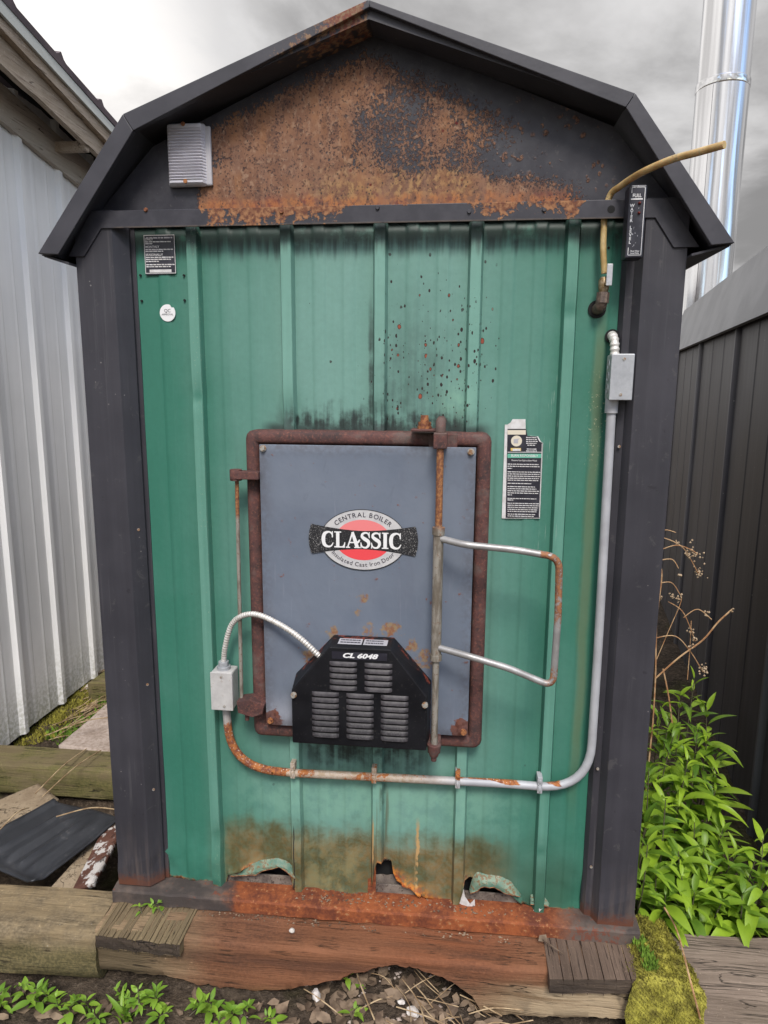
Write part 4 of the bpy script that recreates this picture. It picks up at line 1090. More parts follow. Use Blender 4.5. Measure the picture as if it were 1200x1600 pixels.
def flex(path, r, pitch, name, label):
    P = smooth_path(path, 40); L = [0]
    for a, b in zip(P, P[1:]): L.append(L[-1]+(b-a).length)
    N = int(L[-1]/pitch*6); Q = []; j = 0
    for i in range(N+1):
        d = L[-1]*i/N
        while j < len(L)-2 and L[j+1] < d: j += 1
        Q.append(P[j].lerp(P[j+1], (d-L[j])/max(1e-9, L[j+1]-L[j])))
    mb = MB(); mb.tube(Q, lambda i: r*(1+.20*(abs(((i/6) % 1)-.5)*-2+.5)), 12); return mb.build(name, 'flex_armour', BS, label=label)
flex([(-.386, -.038, .70), at(352, 1010, -.048), at(361, 978, -.056), at(377, 963, -.068), at(400, 960, -.082), at(430, 972, -.10), at(465, 994, -.112), at(500, 1026, -.112)], .0071, .0074, 'flexible_conduit', 'ribbed flexible conduit arching to the blower cover')
flex([(.592, .006, 1.562), (.590, -.018, 1.560), (.592, -.032, 1.545), (.594, -.034, 1.512)], .0105, .011, 'flexible_conduit', 'short ribbed flexible conduit above the right junction box')
mb = MB(); mb.cyl((.591, -.004, 1.561), (.591, -.0088, 1.561), .0165, 20); mb.build('drill_hole', 'void_black', BS)
mb = MB(); mb.cyl((.553, -.001, 1.624), (.553, -.0042, 1.624), .021, 22); mb.build('drill_hole', 'void_black', BS)
for px, py in ((219, 430), (287, 430), (221, 470), (288, 469), (951, 387)):
    p = at(px, py, -.004); mb = MB(); mb.cyl((p.x, .0, p.z), (p.x, -.0046, p.z), .0028, 8); mb.build('drill_hole', 'void_black', BS)
for px, py in ((859, 1179), (307, 596), (739, 662)):
    p = at(px, py, -.004); mb = MB(); mb.cyl((p.x, .0, p.z), (p.x, -.007, p.z), .0052, 8); mb.build('screw', 'bolt_zinc', BS)
# -- drain valve
mb = MB(); mb.tube(fillet([(.553, .0, 1.624), (.556, -.030, 1.626), (.558, -.034, 1.650)], .012), .0135, 12, mi=0); mb.tube([(.558, -.034, 1.634), (.559, -.034, 1.658)], .0145, 6, smooth=False)
va = mb.build('drain_valve', 'brown_fitting', BS, label='small brass ball valve below the yellow hose')
mb = MB(); mb.tube([(.559, -.034, 1.656), (.559, -.034, 1.668), (.559, -.034, 1.684), (.559, -.034, 1.692)], lambda i: (.0095, .0125, .0125, .008)[i], 12); mb.cyl((.562, -.044, 1.675), (.564, -.054, 1.675), .006, 6); mb.build('valve_body', 'brass', va)
mb = MB(); mb.box(.560, .573, -.056, -.0535, 1.670, 1.718); mb.build('valve_lever', 'galvanised', va, bevel=.001)
# -- wall light
mb = MB(); lx0, lx1, lz0, lz1 = -.484, -.388, 1.914, 2.056
mb.box(lx0-.001, lx1+.012, -.024, -.014, lz0+.002, lz1-.006); wl = mb.build('wall_light', 'lamp_base', BS, bevel=.004, label='ribbed clear plastic wall light on the left of the gable')
mb = MB(); rows = []; NR = 150
for j in range(NR+1):
    t = j/NR; z = lerp(lz0, lz1, t)
    for_x = []
    inr = .09 < t < .90
    dy = .0028*math.sin((t-.09)/.81*math.pi*2*17) if inr else 0
    endc = min(1, min(t, 1-t)/.045)**.5
    for i in range(15):
        u = -1+2*i/14; e = (1-abs(u)**10)
        cut = 1 if abs(u) < .86 else .0
        xx = (lx0+lx1)/2 + u*(lx1-lx0)/2*(1 if endc > .9 else .86+.14*endc)
        for_x.append((xx, -.022 - (.016+dy*cut)*e**.5*endc, z))
    rows.append(for_x)
mb.grid(rows); mb.build('lens', 'clear_plastic', wl)
for z in (lz1-.006, lz0+.009):
    mb = MB(); mb.cyl((-.437, -.030, z), (-.437, -.0400, z), .0050, 8); mb.build('screw', 'bolt_rusty', wl)
# -- water level gauge
gx0, gx1, gz0, gz1, GYY = .5905, .6285, 1.7235, 1.876, -.090
mb = MB(); mb.box(gx0, gx1, GYY, -.048, gz0, gz1); wg = mb.build('water_gauge', 'label_black', BS, bevel=.003, label='narrow black gauge lettered WATER LEVEL')
mb = MB(); y = GYY-.0006
def line(x0, z0, x1, z1, w_, mi=0):
    d = Vector((x1-x0, z1-z0)).normalized(); n_ = Vector((-d.y, d.x))*w_/2
    mb.poly([(x0-n_.x, y, z0-n_.y), (x1-n_.x, y, z1-n_.y), (x1+n_.x, y, z1+n_.y), (x0+n_.x, y, z0+n_.y)], mi)
ft, fb = gz1-.005, gz0+.006; fl, fr_ = gx0+.0055, gx1-.0045
line(fl, ft, fr_, ft, .0011); line(fr_, ft-.0008, fr_, fb+.0008, .0013); line(fl, fb, fr_, fb, .0011); line(fl, fb+.0008, fl, fb+.016, .0012); line(fl, ft-.0008, fl, ft-.012, .0011)
line(fl-.001, ft-.0245, fr_-.004, ft-.0245, .0024)
put_text(mb, 'FULL', .6075, ft-.0175, y, .0105, 0, .015, fit=.0185)
for k, ch in enumerate('WATER'): put_text(mb, ch, .5985, ft-.038-.0078*k, y, .0092, 0, .02)
for k, ch in enumerate('LEVEL'): put_text(mb, ch, .5985, ft-.0835-.0078*k, y, .0092, 0, .02)
put_text(mb, 'Check Water', .6105, fb+.0085, y, .0046, 0, .01, fit=.020); put_text(mb, 'Level Daily', .6105, fb+.0040, y, .0046, 0, .01, fit=.018)
rng = random.Random(11)
for k in range(14):
    a_, b_ = rng.uniform(.602, .621), rng.uniform(1.745, 1.872); mb.poly([(a_, y, b_), (a_+rng.uniform(.001, .003), y, b_+.001), (a_+rng.uniform(.0, .002), y, b_+rng.uniform(.001, .005))], 1)
mb.build('lettering', ['print_white', 'print_grey'], wg)
for z in (ft-.033, ft-.0535):
    mb = MB(); mb.tube([(.614, GYY, z), (.614, GYY-.003, z), (.614, GYY-.0055, z)], lambda i: (.0034, .0031, .0015)[i], 10); mb.build('indicator', 'led_red', wg)
# -- stickers on the green sheet
def sheet_y(x, z): return prof_y(x, z)-.0032
mb = MB(); rng = random.Random(3)
P = [at(*q, -.004) for q in ((224.5, 367), (273, 367), (275, 425), (272, 428), (228, 430))]
x0, x1, zt, zb = P[0].x, P[1].x, P[0].z, P[4].z; y = -.0052
mb.prism([(p.x, y, p.z) for p in P], (0, .002, 0), 0)
y1 = y-.0006
def frame(x0, x1, z0, z1, w_, mi, yy):
    for q in ((x0, x1, z1-w_, z1), (x0, x1, z0, z0+w_), (x0, x0+w_, z0+w_, z1-w_), (x1-w_, x1, z0+w_, z1-w_)):
        mb.poly([(q[0], yy, q[2]), (q[1], yy, q[2]), (q[1], yy, q[3]), (q[0], yy, q[3])], mi)
frame(x0+.0005, x1-.0005, zb+.0035, zt-.001, .0014, 1, y1)
W_ = x1-x0; H_ = zt-zb; lx = x0+.0035
bars(mb, rng, lx+.003, x1-.006, zt-.0095, y1, .0034, 2)
for txt, f0 in (('DAILY', .12), ('MONTHLY', .305), ('SEASONALLY', .50)):
    put_text(mb, txt, lx, zt-H_*f0, y1, .0075, 1, .02, align='LEFT')
for f0, fr in ((.17, .9), (.215, .25), (.36, .98), (.405, .62), (.555, .97), (.605, .88), (.655, .45), (.735, 1.), (.785, .86)):
    bars(mb, rng, lx, x1-.003, zt-H_*f0-.002, y1, .0026, 1, fr)
mb.poly([(lx+.008, y1, zb+.006), (x1-.012, y1, zb+.006), (x1-.012, y1, zb+.013), (lx+.008, y1, zb+.013)], 1)
mb.build('notice_sticker', ['label_black', 'label_white', 'print_grey'], BS, label='black notice sticker with white print at the top left')
mb = MB(); c = at(262, 489, -.004); y = -.0050; rr = .0205
circ = [(c.x+rr*math.cos(R(k*10)), y, c.z+rr*1.03*math.sin(R(k*10))) for k in range(36)]
circ[5] = (c.x+.011, y, c.z+.0130); circ[6] = (c.x+.0085, y, c.z+.0165)
mb.prism(circ, (0, .002, 0), 0)
put_text(mb, 'QC', c.x, c.z+.005, y-.0006, .0115, 1, .0); put_text(mb, 'APPROVAL', c.x, c.z-.0040, y-.0006, .0064, 1, 0, fit=.031)
mb.build('inspection_sticker', ['print_white', 'print_dark'], BS, label='round white sticker lettered QC APPROVAL')
mb = MB(); rng = random.Random(8); y = -.0056
L_ = lambda px, py: at(px, py, -.0056)
out = [(789, 663.5), (793, 663.5), (798, 660), (801, 655), (821, 655), (821.5, 676), (823, 679), (823, 682), (829, 681), (841, 682), (845, 690), (848.5, 692), (843.5, 810), (784, 810)]
mb.prism([L_(*q) for q in out], (0, .002, 0), 1)
y1 = y-.0005
def quad(px0, py0, px1, py1, mi, yy): 
    mb.poly([(L_(a_, b_).x, yy, L_(a_, b_).z) for a_, b_ in ((px0, py1), (px1, py1), (px1, py0), (px0, py0))], mi)
mb.poly([(L_(*q).x, y1, L_(*q).z) for q in ((790, 809), (843, 809), (848, 692), (843, 690), (839, 682), (824, 681), (822, 670), (793, 670))], 0)
quad(793, 672, 821.5, 679, 2, y1-.0002)
cc = L_(807, 689); mb.poly([(cc.x+.0135*math.cos(R(k*15)), y1-.0003, cc.z+.0135*math.sin(R(k*15))) for k in range(24)], 2)
mb.poly([(cc.x-.007, y1-.0005, cc.z-.006), (cc.x+.004, y1-.0005, cc.z-.006), (cc.x+.004, y1-.0005, cc.z+.003), (cc.x+.008, y1-.0005, cc.z+.006), (cc.x-.007, y1-.0005, cc.z+.0045)], 3)
quad(798, 700, 814, 704.5, 5, y1-.0004); quad(801, 701, 813, 704.5, 1, y1-.0006)
quad(793, 709, 846, 715.5, 4, y1-.0002)
pm = L_(819.5, 712.2); put_text(mb, 'BURN RESPONSIBLY', pm.x, pm.z, y1-.0006, .0085, 1, .02, fit=.066)
pm = L_(819, 719.5); put_text(mb, 'Preserve Your Right to Burn Wood', pm.x, pm.z, y1-.0006, .0056, 1, .015, fit=.062)
def ln(py, px0, px1, h_=.0022, mi=1): a_, b_ = L_(px0, py), L_(px1, py); bars(mb, rng, a_.x, b_.x, a_.z-h_/2, y1-.0004, h_, mi)
for k, (a_, b_) in enumerate(((822, 839), (822, 839), (822, 840), (822, 838), (824, 836), (0, 0), (823, 838), (822, 839))):
    if a_: ln(683.5+3.0*k, a_, b_)
for py, b_ in ((725, 842), (728.3, 843), (731.6, 800), (737, 844), (740.3, 843), (743.6, 844), (746.9, 842), (750, 841), (755, 830), (760, 836), (763.3, 838), (766.6, 842), (769.9, 841), (773, 800), (778.5, 838), (781, 802), (786, 842), (789.2, 842), (792.4, 841), (795.6, 840), (798.6, 838), (803, 836), (806, 834)): ln(py, 793, b_)
for a_, b_, c_, d_ in ((793, 706.5, 846, 706.5), (847, 693, 842.5, 808)):
    p_, q_ = L_(a_, b_), L_(c_, d_); dd = (q_-p_).normalized(); n_ = Vector((-dd.z, 0, dd.x))*.0007
    mb.poly([(v.x, y1-.0005, v.z) for v in (p_-n_, q_-n_, q_+n_, p_+n_)], 1)
mb.build('notice_sticker', ['label_black', 'label_white', 'print_cream', 'print_grey', 'print_green', 'print_yellow'], BS, label='tall torn black and white notice right of the door')
# -- the loose hose
hs = smooth_path([(.559, -.034, 1.700), (.553, -.034, 1.755), (.552, -.032, 1.80), (.553, -.030, 1.836), (.562, -.036, 1.872), at(968, 292, -.060), at(985, 280, -.095), at(1010, 266, -.16), at(1050, 249, -.21), at(1090, 238, -.26), at(1132, 226, -.30)], 8)
HO = MB(); HO.tube(hs, .0072, 12); ho = HO.build('drain_hose', 'yellowed_hose')
ho['label'] = 'stiff yellowed hose sticking out past the roof from the valve'; ho['category'] = 'hose'

# ------------------------------------------------------------------ white shed on the left
WX = -1.60
WS = empty('white_shed', (WX-.6, 1.3, -.05), 'white ribbed metal shed with weathered rake boards left of the boiler', 'shed')
mb = MB(); ribs = [.816+.2875*k for k in range(-6, 14)]
ys = []
y = -.9
while y < 4.6: ys.append(y); y += .0115
def wprof(y):
    d = 0
    for rb in ribs:
        d += .020*(1-sst(.013, .027, abs(y-rb)))
        for o in (.096, .192): d += .0022*(1-sst(.005, .012, abs(y-rb-o)))
    return d
mb.grid([[(WX + wprof(y), y, z + (.006*nz(y, 0, 0, 6) if z < 0 else 0)) for y in ys] for z in (-.03, .8, 1.6, 2.62)], smooth=False)
mb.build('siding_panel', 'white_steel', WS, solid=.001)
mb = MB(); mb.box(WX-2.4, WX-.02, -.88, 4.55, -.15, 2.2); mb.build('inner_wall', 'void_black', WS)
def board(X, th, tl, tr, br, bl, name, m_, ext=.5, bevel=.003, label=None, ext2=None, jag=0):
    A, B, C_, D = (onx(*q, X) for q in (tl, tr, br, bl))
    e2 = ext if ext2 is None else ext2
    dv = B-A; A2 = A-dv*ext; B2 = B+dv*e2; dv = C_-D; D2 = D-dv*ext; C2 = C_+dv*e2
    mb = MB(); N = 40; rows = []
    for k in range(N+1):
        t = k/N; T = A2.lerp(B2, t); Bo = D2.lerp(C2, t)
        j = jag*nz(T.y, X, 0, 9)+jag*.5*nz(T.y, X, 0, 40)
        rows.append([(X-th, T.y, T.z), (X, T.y, T.z), (X+.003*nz(T.y, 1, X, 12), lerp(T.y, Bo.y, .5), lerp(T.z, Bo.z, .5)), (X, Bo.y, Bo.z+j), (X-th, Bo.y, Bo.z+j)])
        rows[-1].append(rows[-1][0])
    mb.grid(rows, smooth=False); mb.poly(rows[0][:-1]); mb.poly(rows[-1][:-1][::-1])
    return mb.build(name, m_, WS, label=label)
board(-1.572, .022, (0, 128), (140, 256), (122, 288), (0, 186), 'frieze_board', 'frieze_wood', 1.2, label='pale weathered board over the top of the siding', jag=.006)
board(-1.42, .025, (0, 40), (170, 222), (152, 240), (0, 98), 'rake_board', 'rake_wood', 1.2, label='lower split weathered rake board', jag=.008)
board(-1.392, .025, (0, 17), (172, 207), (166, 219), (0, 42), 'rake_board', 'rake_wood', 1.2, label='upper weathered rake board', jag=.004)
board(-1.378, .012, (3, 0), (176, 195), (174, 206), (0, 18), 'drip_edge', 'drip_edge_white', 1.2)
A, B = onx(10, 0, -1.375), onx(181, 193, -1.375); dv = (B-A)
mb = MB(); rows = []
for k in range(161):
    t = -1.3+3.6*k/160; p = A+dv*t
    hgt = .012 + .028*max(0, 1-abs(((t*1.0+.57) % .40)-.2)/.032)
    rows.append([(p.x, p.y, p.z-.016), (p.x+.002, p.y, p.z+hgt), (p.x-1.6, p.y, p.z+hgt+.25), (p.x-1.6, p.y, p.z+.22)])
mb.grid(rows, smooth=False); mb.build('roof', 'roof_brown', WS)
a_, b_ = onx(0, 112, -1.5), onx(140, 248, -1.5); dv = b_-a_
mb = MB(); p0, p1 = a_-dv*1.3, b_+dv*1.3
mb.prism([(-1.40, p0.y, p0.z+.10), (-1.40, p1.y, p1.z+.10), (-1.62, p1.y, p1.z+.10), (-1.62, p0.y, p0.z+.10)], (0, 0, .02)); mb.build('soffit', 'void_black', WS)
p = onx(110, 228, -1.5); mb = MB(); mb.box(-1.58, -1.43, p.y-.0, p.y+.03, p.z-.02, p.z+.02); mb.build('lookout', 'rake_wood', WS)

# ------------------------------------------------------------------ dark shed on the right with its flue
KD = 1.32                                # how far out the dark shed stands
E1, E2 = (CAM + (Vector(p_)-CAM)*KD for p_ in ((1.069, .305, 1.65), (1.345, 1.924, 1.65)))
EZD = E1.z
ED = (E2-E1).normalized(); EN = Vector((-ED.y, ED.x, 0))      # EN points to the left, towards the gap
if EN.x > 0: EN = -EN
W0 = E1 - EN*.05
def shows(v): d = v-CAM; return 600 + FPX*d.dot(_r)/d.dot(_f) < 1230
S0 = 0.
while shows(Vector(((W0+ED*S0).x, (W0+ED*S0).y, -.22))): S0 -= .02
S0 -= .04
DS = empty('dark_shed', (E1.x+.8, E1.y+.9, -.18), 'dark ribbed metal shed with grey roof edge and shiny flue on the right', 'shed')
def wall_s(px, py): p = hit(px, py, W0, EN); return (p-W0).dot(ED)
maj = sorted([wall_s(1063, 950), wall_s(1124, 950), wall_s(1200, 1085)])
sp = (maj[2]-maj[0])/2
majs = [maj[0]+sp*k for k in range(-8, 10)]
def dprof(s):
    d = 0
    for m_ in majs:
        d += .020*(1-sst(.012, .026, abs(s-m_)))
        for o in (.35, .65): d += .0035*(1-sst(.005, .012, abs(s-m_-sp*o)))
    return d
ss = []
s_ = S0
while s_ < 3.3: ss.append(s_); s_ += .009
mb = MB(); mb.grid([[W0 + ED*s + EN*dprof(s) + Vector((0, 0, z-W0.z)) for s in ss] for z in (-.2, .5, 1.2, EZD+.03)], smooth=False)
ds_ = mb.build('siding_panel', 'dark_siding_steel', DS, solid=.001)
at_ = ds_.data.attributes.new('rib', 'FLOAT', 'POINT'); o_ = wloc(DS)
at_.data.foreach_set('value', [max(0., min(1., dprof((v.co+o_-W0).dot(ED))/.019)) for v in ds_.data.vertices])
mb = MB(); q = [W0+ED*(S0+.01)-EN*.01, W0+ED*3.28-EN*.01, W0+ED*3.28-EN*1.3, W0+ED*(S0+.01)-EN*1.3]
mb.prism([(v.x, v.y, -.2) for v in q], (0, 0, 1.8)); mb.build('inner_wall', 'void_black', DS)
top = hit(1068, 485, E1 - EN*.06, EN).z
k0, k1 = E1+ED*(S0-.08), E1+ED*3.3
mb = MB()
up = -EN*.085 + Vector((0, 0, top-EZD+.012)); up2 = -EN*.70 + Vector((0, 0, top-EZD+.20)); th = Vector((0, 0, -.02))
mb.grid([[k0-EN*.02, k1-EN*.02], [k0, k1], [k0+up, k1+up], [k0+up2, k1+up2], [k0+up2-EN*.72+Vector((0, 0, -.2)), k1+up2-EN*.72+Vector((0, 0, -.2))]], smooth=False)
mb.build('roof', 'dark_roof_steel', DS, solid=.006)
mb = MB(); mb.grid([[k0-EN*.0, k1-EN*.0], [k0-EN*.06, k1-EN*.06]]); mb.build('soffit', 'void_black', DS)
e0 = W0+ED*(S0+.002)
mb = MB(); mb.prism([(e0.x-EN.x*d, e0.y-EN.y*d, z) for d, z in ((0., -.2), (0., EZD+.01), (.05, top-.01), (.64, top+.18), (1.30, top+.0), (1.30, -.2))], ED*.006)
mb.build('end_wall', 'dark_siding_steel', DS)
KF = 1.45
FB = CAM + (Vector((1.49, 2.09, 1.43))-CAM)*KF; FB.z = EZD+.10
fr0 = .122*KF
ZJ = CAM.z + (2.915-CAM.z)*KF
mb = MB(); mb.cyl(FB, (FB.x, FB.y, ZJ), fr0, 48); fl = mb.build('flue_pipe', 'bright_stainless', DS, label='lower length of shiny stainless flue')
mb = MB(); mb.cyl((FB.x, FB.y, ZJ), (FB.x, FB.y, ZJ+1.5), fr0-.004, 48); mb.build('flue_pipe', 'bright_stainless', DS, label='upper length of shiny stainless flue')
mb = MB(); mb.tube([(FB.x, FB.y, z) for z in (ZJ-.026, ZJ-.018, ZJ+.022, ZJ+.030)], lambda i: (fr0+.001, fr0+.004, fr0+.004, fr0-.004)[i], 48); mb.build('flue_band', 'bright_stainless', DS)
mb = MB(); mb.tube([(FB.x-fr0*.62, FB.y-fr0*.79, z) for z in (FB.z+.02, ZJ-.03)], .0015, 6); mb.build('seam', 'dark_siding_steel', fl)

# ------------------------------------------------------------------ odds and ends on the left
def plank(name, m_, pts, th, label, cat, ribs=0, sag=0, zs=None):
    A, B, C_, D = (Vector(p) for p in pts)        # A-B one edge, D-C the other
    mb = MB(); N = 26; K = 30; rows = []
    for j in range(K+1):
        v = j/K; row = []
        for i in range(N+1):
            u = i/N; p = A.lerp(B, u).lerp(D.lerp(C_, u), v)
            z = p.z + sag*nz(p.x, p.y, 0, 5)
            if ribs:
                for c_, w_ in ((.30, .035), (.48, .04), (.62, .035), (.78, .04)): z += .010*(1-sst(w_*.3, w_, abs(v-c_)))*sst(.06, .22, u)*sst(1.0, .62, u)
                z += .022*sst(.12, 0, u) + .012*(sst(.08, 0, v)+sst(.92, 1, v))
            row.append((p.x, p.y, z))
        rows.append(row)
    mb.grid(rows); o = mb.build(name, m_, None, solid=th); o.modifiers['solid'].offset = 0
    o['label'] = label; o['category'] = cat
    return o
plank('plastic_sheet', 'black_plastic', [onz(-70, 1340, -.045), onz(84, 1251, -.015), onz(192, 1281, -.02), onz(52, 1392, -.06)], .005, 'black ribbed plastic sheet lying left of the shed', 'plastic sheet', ribs=1, sag=.01)
plank('wood_board', 'tan_board_wood', [onz(-90, 1290, -.06), onz(60, 1228, -.055), onz(92, 1252, -.055), onz(-60, 1345, -.06)], .02, 'tan board lying beneath the upper edge of the black plastic sheet', 'board', sag=.004)
plank('wood_board', 'tan_board_wood', [onz(70, 1402, -.09), onz(160, 1300, -.06), onz(186, 1300, -.06), onz(122, 1400, -.09)], .02, 'bare tan board between the plastic sheet and the flaking board', 'board', sag=.003)
plank('wood_board', 'flaking_board_wood', [onz(116, 1394, -.07), onz(162, 1300, -.035), onz(196, 1288, -.015), onz(146, 1381, -.045)], .022, 'dark red board with flaking white paint by the corner trim', 'board', sag=.004)
plank('stone_slab', 'slab_stone', [onz(92, 1170, -.05), onz(168, 1104, -.045), onz(215, 1104, -.045), onz(200, 1185, -.05)], .03, 'pale stained slab behind the green-stained timber', 'slab', sag=.006)
c0 = onz(160, 1100, -.06)
mb = MB(); mb.prism([(c0.x-.07, c0.y, -.07), (c0.x+.28, c0.y+.02, -.07), (c0.x+.28, c0.y+.02, .045), (c0.x-.07, c0.y, .045)], (.02, .30, 0))
o = mb.build('timber_end', 'mossy_tie_wood', None, bevel=.006); o['label'] = 'short green-stained timber end beside the white siding'; o['category'] = 'timber'
# moss, twigs
def tufts(name, m_, spots, label, kind='stuff', seed=1, hgt=.008, n=60, spread=.03):
    rng = random.Random(seed); mb = MB()
    for (x, y, z, r) in spots:
        for _ in range(n):
            a_ = rng.uniform(0, 6.28); d = r*math.sqrt(rng.random()); px_, py_ = x+d*math.cos(a_), y+d*math.sin(a_); h_ = hgt*rng.uniform(.4, 1.2); b_ = rng.uniform(0, 6.28); w_ = h_*.30
            lx_, ly_ = rng.uniform(-.5, .5)*h_, rng.uniform(-.5, .5)*h_
            mb.add([(px_-w_*math.cos(b_), py_-w_*math.sin(b_), z), (px_+w_*math.cos(b_), py_+w_*math.sin(b_), z), (px_+lx_, py_+ly_, z+h_)], [(0, 1, 2)])
    o = mb.build(name, m_); o['kind'] = kind; o['label'] = label
    return o
rng = random.Random(21); spots = []
for _ in range(60):
    t = rng.random(); px_ = lerp(45, 150, t)+rng.uniform(-14, 26); py_ = lerp(1150, 1065, t)+rng.uniform(-6, 12)
    p = onz(px_, py_, -.055); spots.append((p.x, p.y, gh(p.x, p.y)-.004, .045))
tufts('moss', 'moss', spots, 'yellow-green moss along the foot of the white siding', n=110, hgt=.016)
rng = random.Random(22); spots = []
for _ in range(14):
    t = rng.random(); p = onz(lerp(80, 170, t)+rng.uniform(-12, 18), lerp(1152, 1095, t)+rng.uniform(-8, 10), -.05); spots.append((p.x, p.y, gh(p.x, p.y), .05))
tufts('ground_cover', 'moss_green', spots, 'small green ground cover between the siding and the slab', n=40, hgt=.03)
def strands(name, m_, gen, n, r, label, seed):
    rng = random.Random(seed); mb = MB()
    for _ in range(n):
        p, d, L_ = gen(rng); c_ = p + d*L_*.5 + Vector((rng.uniform(-.1, .1), rng.uniform(-.1, .1), rng.uniform(0, .12)))*L_
        rr = r*rng.uniform(.6, 1.3)
        mb.tube(smooth_path([p, c_, p+d*L_], 3), rr, 4, cap=False)
    o = mb.build(name, m_); o['kind'] = 'stuff'; o['label'] = label
    return o
def gtw(rng):
    t = rng.random(); p = onz(lerp(80, 165, t)+rng.uniform(-10, 30), lerp(1155, 1050, t)+rng.uniform(-10, 12), -.05); p.z = gh(p.x, p.y)+rng.uniform(.005, .02)
    a_ = rng.uniform(.5, 1.5); return p, Vector((math.cos(a_), math.sin(a_), rng.uniform(-.05, .12))), rng.uniform(.05, .25)
strands('twigs', 'straw', gtw, 70, .0018, 'dry twigs and stalks along the white siding', 31)
for k, (q0, q1, z0, z1) in enumerate((((150, 1262), (132, 1200), .02, .02), ((55, 1240), (135, 1170), .005, .012), ((88, 1276), (190, 1266), .01, .01), ((66, 1245), (158, 1172), .012, .02), ((0, 1296), (45, 1262), .0, .0), ((70, 1150), (180, 1120), .02, .03))):
    if k == 0: continue
    a_, b_ = onz(*q0, z0), onz(*q1, z1); m_ = (a_+b_)/2 + Vector((.01, .0, .022))
    mb = MB(); mb.tube(smooth_path([a_, m_, b_], 6), .0022, 6); o = mb.build('dry_stalk', 'straw'); o['category'] = 'stalk'
    o['label'] = {1: 'thin dry stalk leaning across the left of the green-stained timber', 2: 'pale dry stalk lying across the top of the black plastic sheet', 3: 'thin dry stalk leaning across the middle of the green-stained timber', 4: 'short straw on the tan board at the left edge', 5: 'long thin straw lying on the moss by the white siding'}[k]
# ------------------------------------------------------------------ moss clump on the right timber
rng = random.Random(41); mb = MB(); rows = []
def mossz(u, v): return 0
base = []
for j in range(41):
    v = j/40; row = []
    for i in range(25):
        u = i/24
        wd = lerp(.135, .175, v); x = .742 + (u-.25)*wd + .018*nz(v, u, 0, 6)+.04*v*(u-.2)
        if v < .6: y = lerp(.045, -.178, v/.6); z = -.052 + .012*math.sin(math.pi*u)
        else: y = -.178-.014*math.sin((v-.6)/.4*3.1); z = lerp(-.052, -.225, (v-.6)/.4)
        b_ = .012*abs(nz(x, y, z, 45))+.010*nz(x, y, z, 16); e = min(1, 4*min(u, 1-u, v+.1))
        row.append((x, y-b_*(.9 if v >= .55 else .1), z+(.010+b_)*e))
    rows.append(row)
mb.grid(rows)
for _ in range(9000):
    i, j = rng.randrange(24), rng.randrange(40); p = Vector(rows[j][i]).lerp(Vector(rows[j+1][i+1]), rng.random())
    nrm = Vector((rng.uniform(-.6, .6), rng.uniform(-.7, .1) - (.6 if j > 22 else 0), 1 if j < 24 else .15)).normalized(); h_ = rng.uniform(.004, .011); a_ = rng.uniform(0, 6.28); t = Vector((math.cos(a_), math.sin(a_), rng.uniform(-.4, .4)))*h_*.28
    mb.add([p-t, p+t, p+nrm*h_], [(0, 1, 2)])
o = mb.build('moss', 'moss'); o['kind'] = 'stuff'; o['label'] = 'yellow-green moss covering the gap between the shed beam and the grey timber'
tufts('moss_sprig', 'moss_green', [(.748, -.06, -.036, .014), (.752, -.09, -.036, .015), (.760, -.12, -.036, .018), (.755, -.145, -.036, .015)], 'brighter green sprig of moss on the moss clump', n=120, hgt=.022, seed=6)

# ------------------------------------------------------------------ leaf litter, straw, pebbles in front
rng = random.Random(51); mb = MB()
def litter_pt(rng):
    x = rng.gauss(.12, .20) if rng.random() < .7 else rng.uniform(-1.0, 1.0); y = rng.uniform(-.47, -.02) if abs(x-.12) < .28 else rng.uniform(-.47, -.19)
    if x < -.6: y = rng.uniform(-.5, -.22)
    return x, y
for _ in range(520):
    x, y = litter_pt(rng); s_ = rng.uniform(.010, .030); a_ = rng.uniform(0, 6.28); z = gh(x, y)+rng.uniform(.004, .016)
    t1, t2, cr = rng.uniform(-.7, .7), rng.uniform(-.7, .7), rng.uniform(-.5, .9)
    pts = []
    for u, v in ((-1, 0), (-.4, .45), (.4, .5), (1, 0), (.4, -.45), (-.5, -.4), (0, 0)):
        u2, v2 = u*rng.uniform(.8, 1.15), v*rng.uniform(.7, 1.3)
        pts.append((x+s_*(u2*math.cos(a_)-v2*math.sin(a_)), y+s_*(u2*math.sin(a_)+v2*math.cos(a_)), z+s_*(u2*t1*.5+v2*t2*.5+cr*(u2*u2+v2*v2)*.4)))
    mb.add(pts, [(6, i, (i+1) % 6) for i in range(6)], 0)
o = mb.build('leaf_litter', 'dead_leaf'); o['kind'] = 'stuff'; o['label'] = 'curled dead leaves and bark scraps on the soil before the shed'
def gst(rng):
    p = Vector((rng.gauss(.22, .10), rng.uniform(-.40, -.12), 0)); p.z = gh(p.x, p.y)+rng.uniform(.01, .03); a_ = rng.choice((-.9, -.6, 2.3, .4))+rng.uniform(-.4, .4)
    return p, Vector((math.cos(a_), math.sin(a_), rng.uniform(-.05, .15))), rng.uniform(.04, .17)
strands('straw', 'straw', gst, 60, .0016, 'dry straw scattered under the rotted arch', 52)
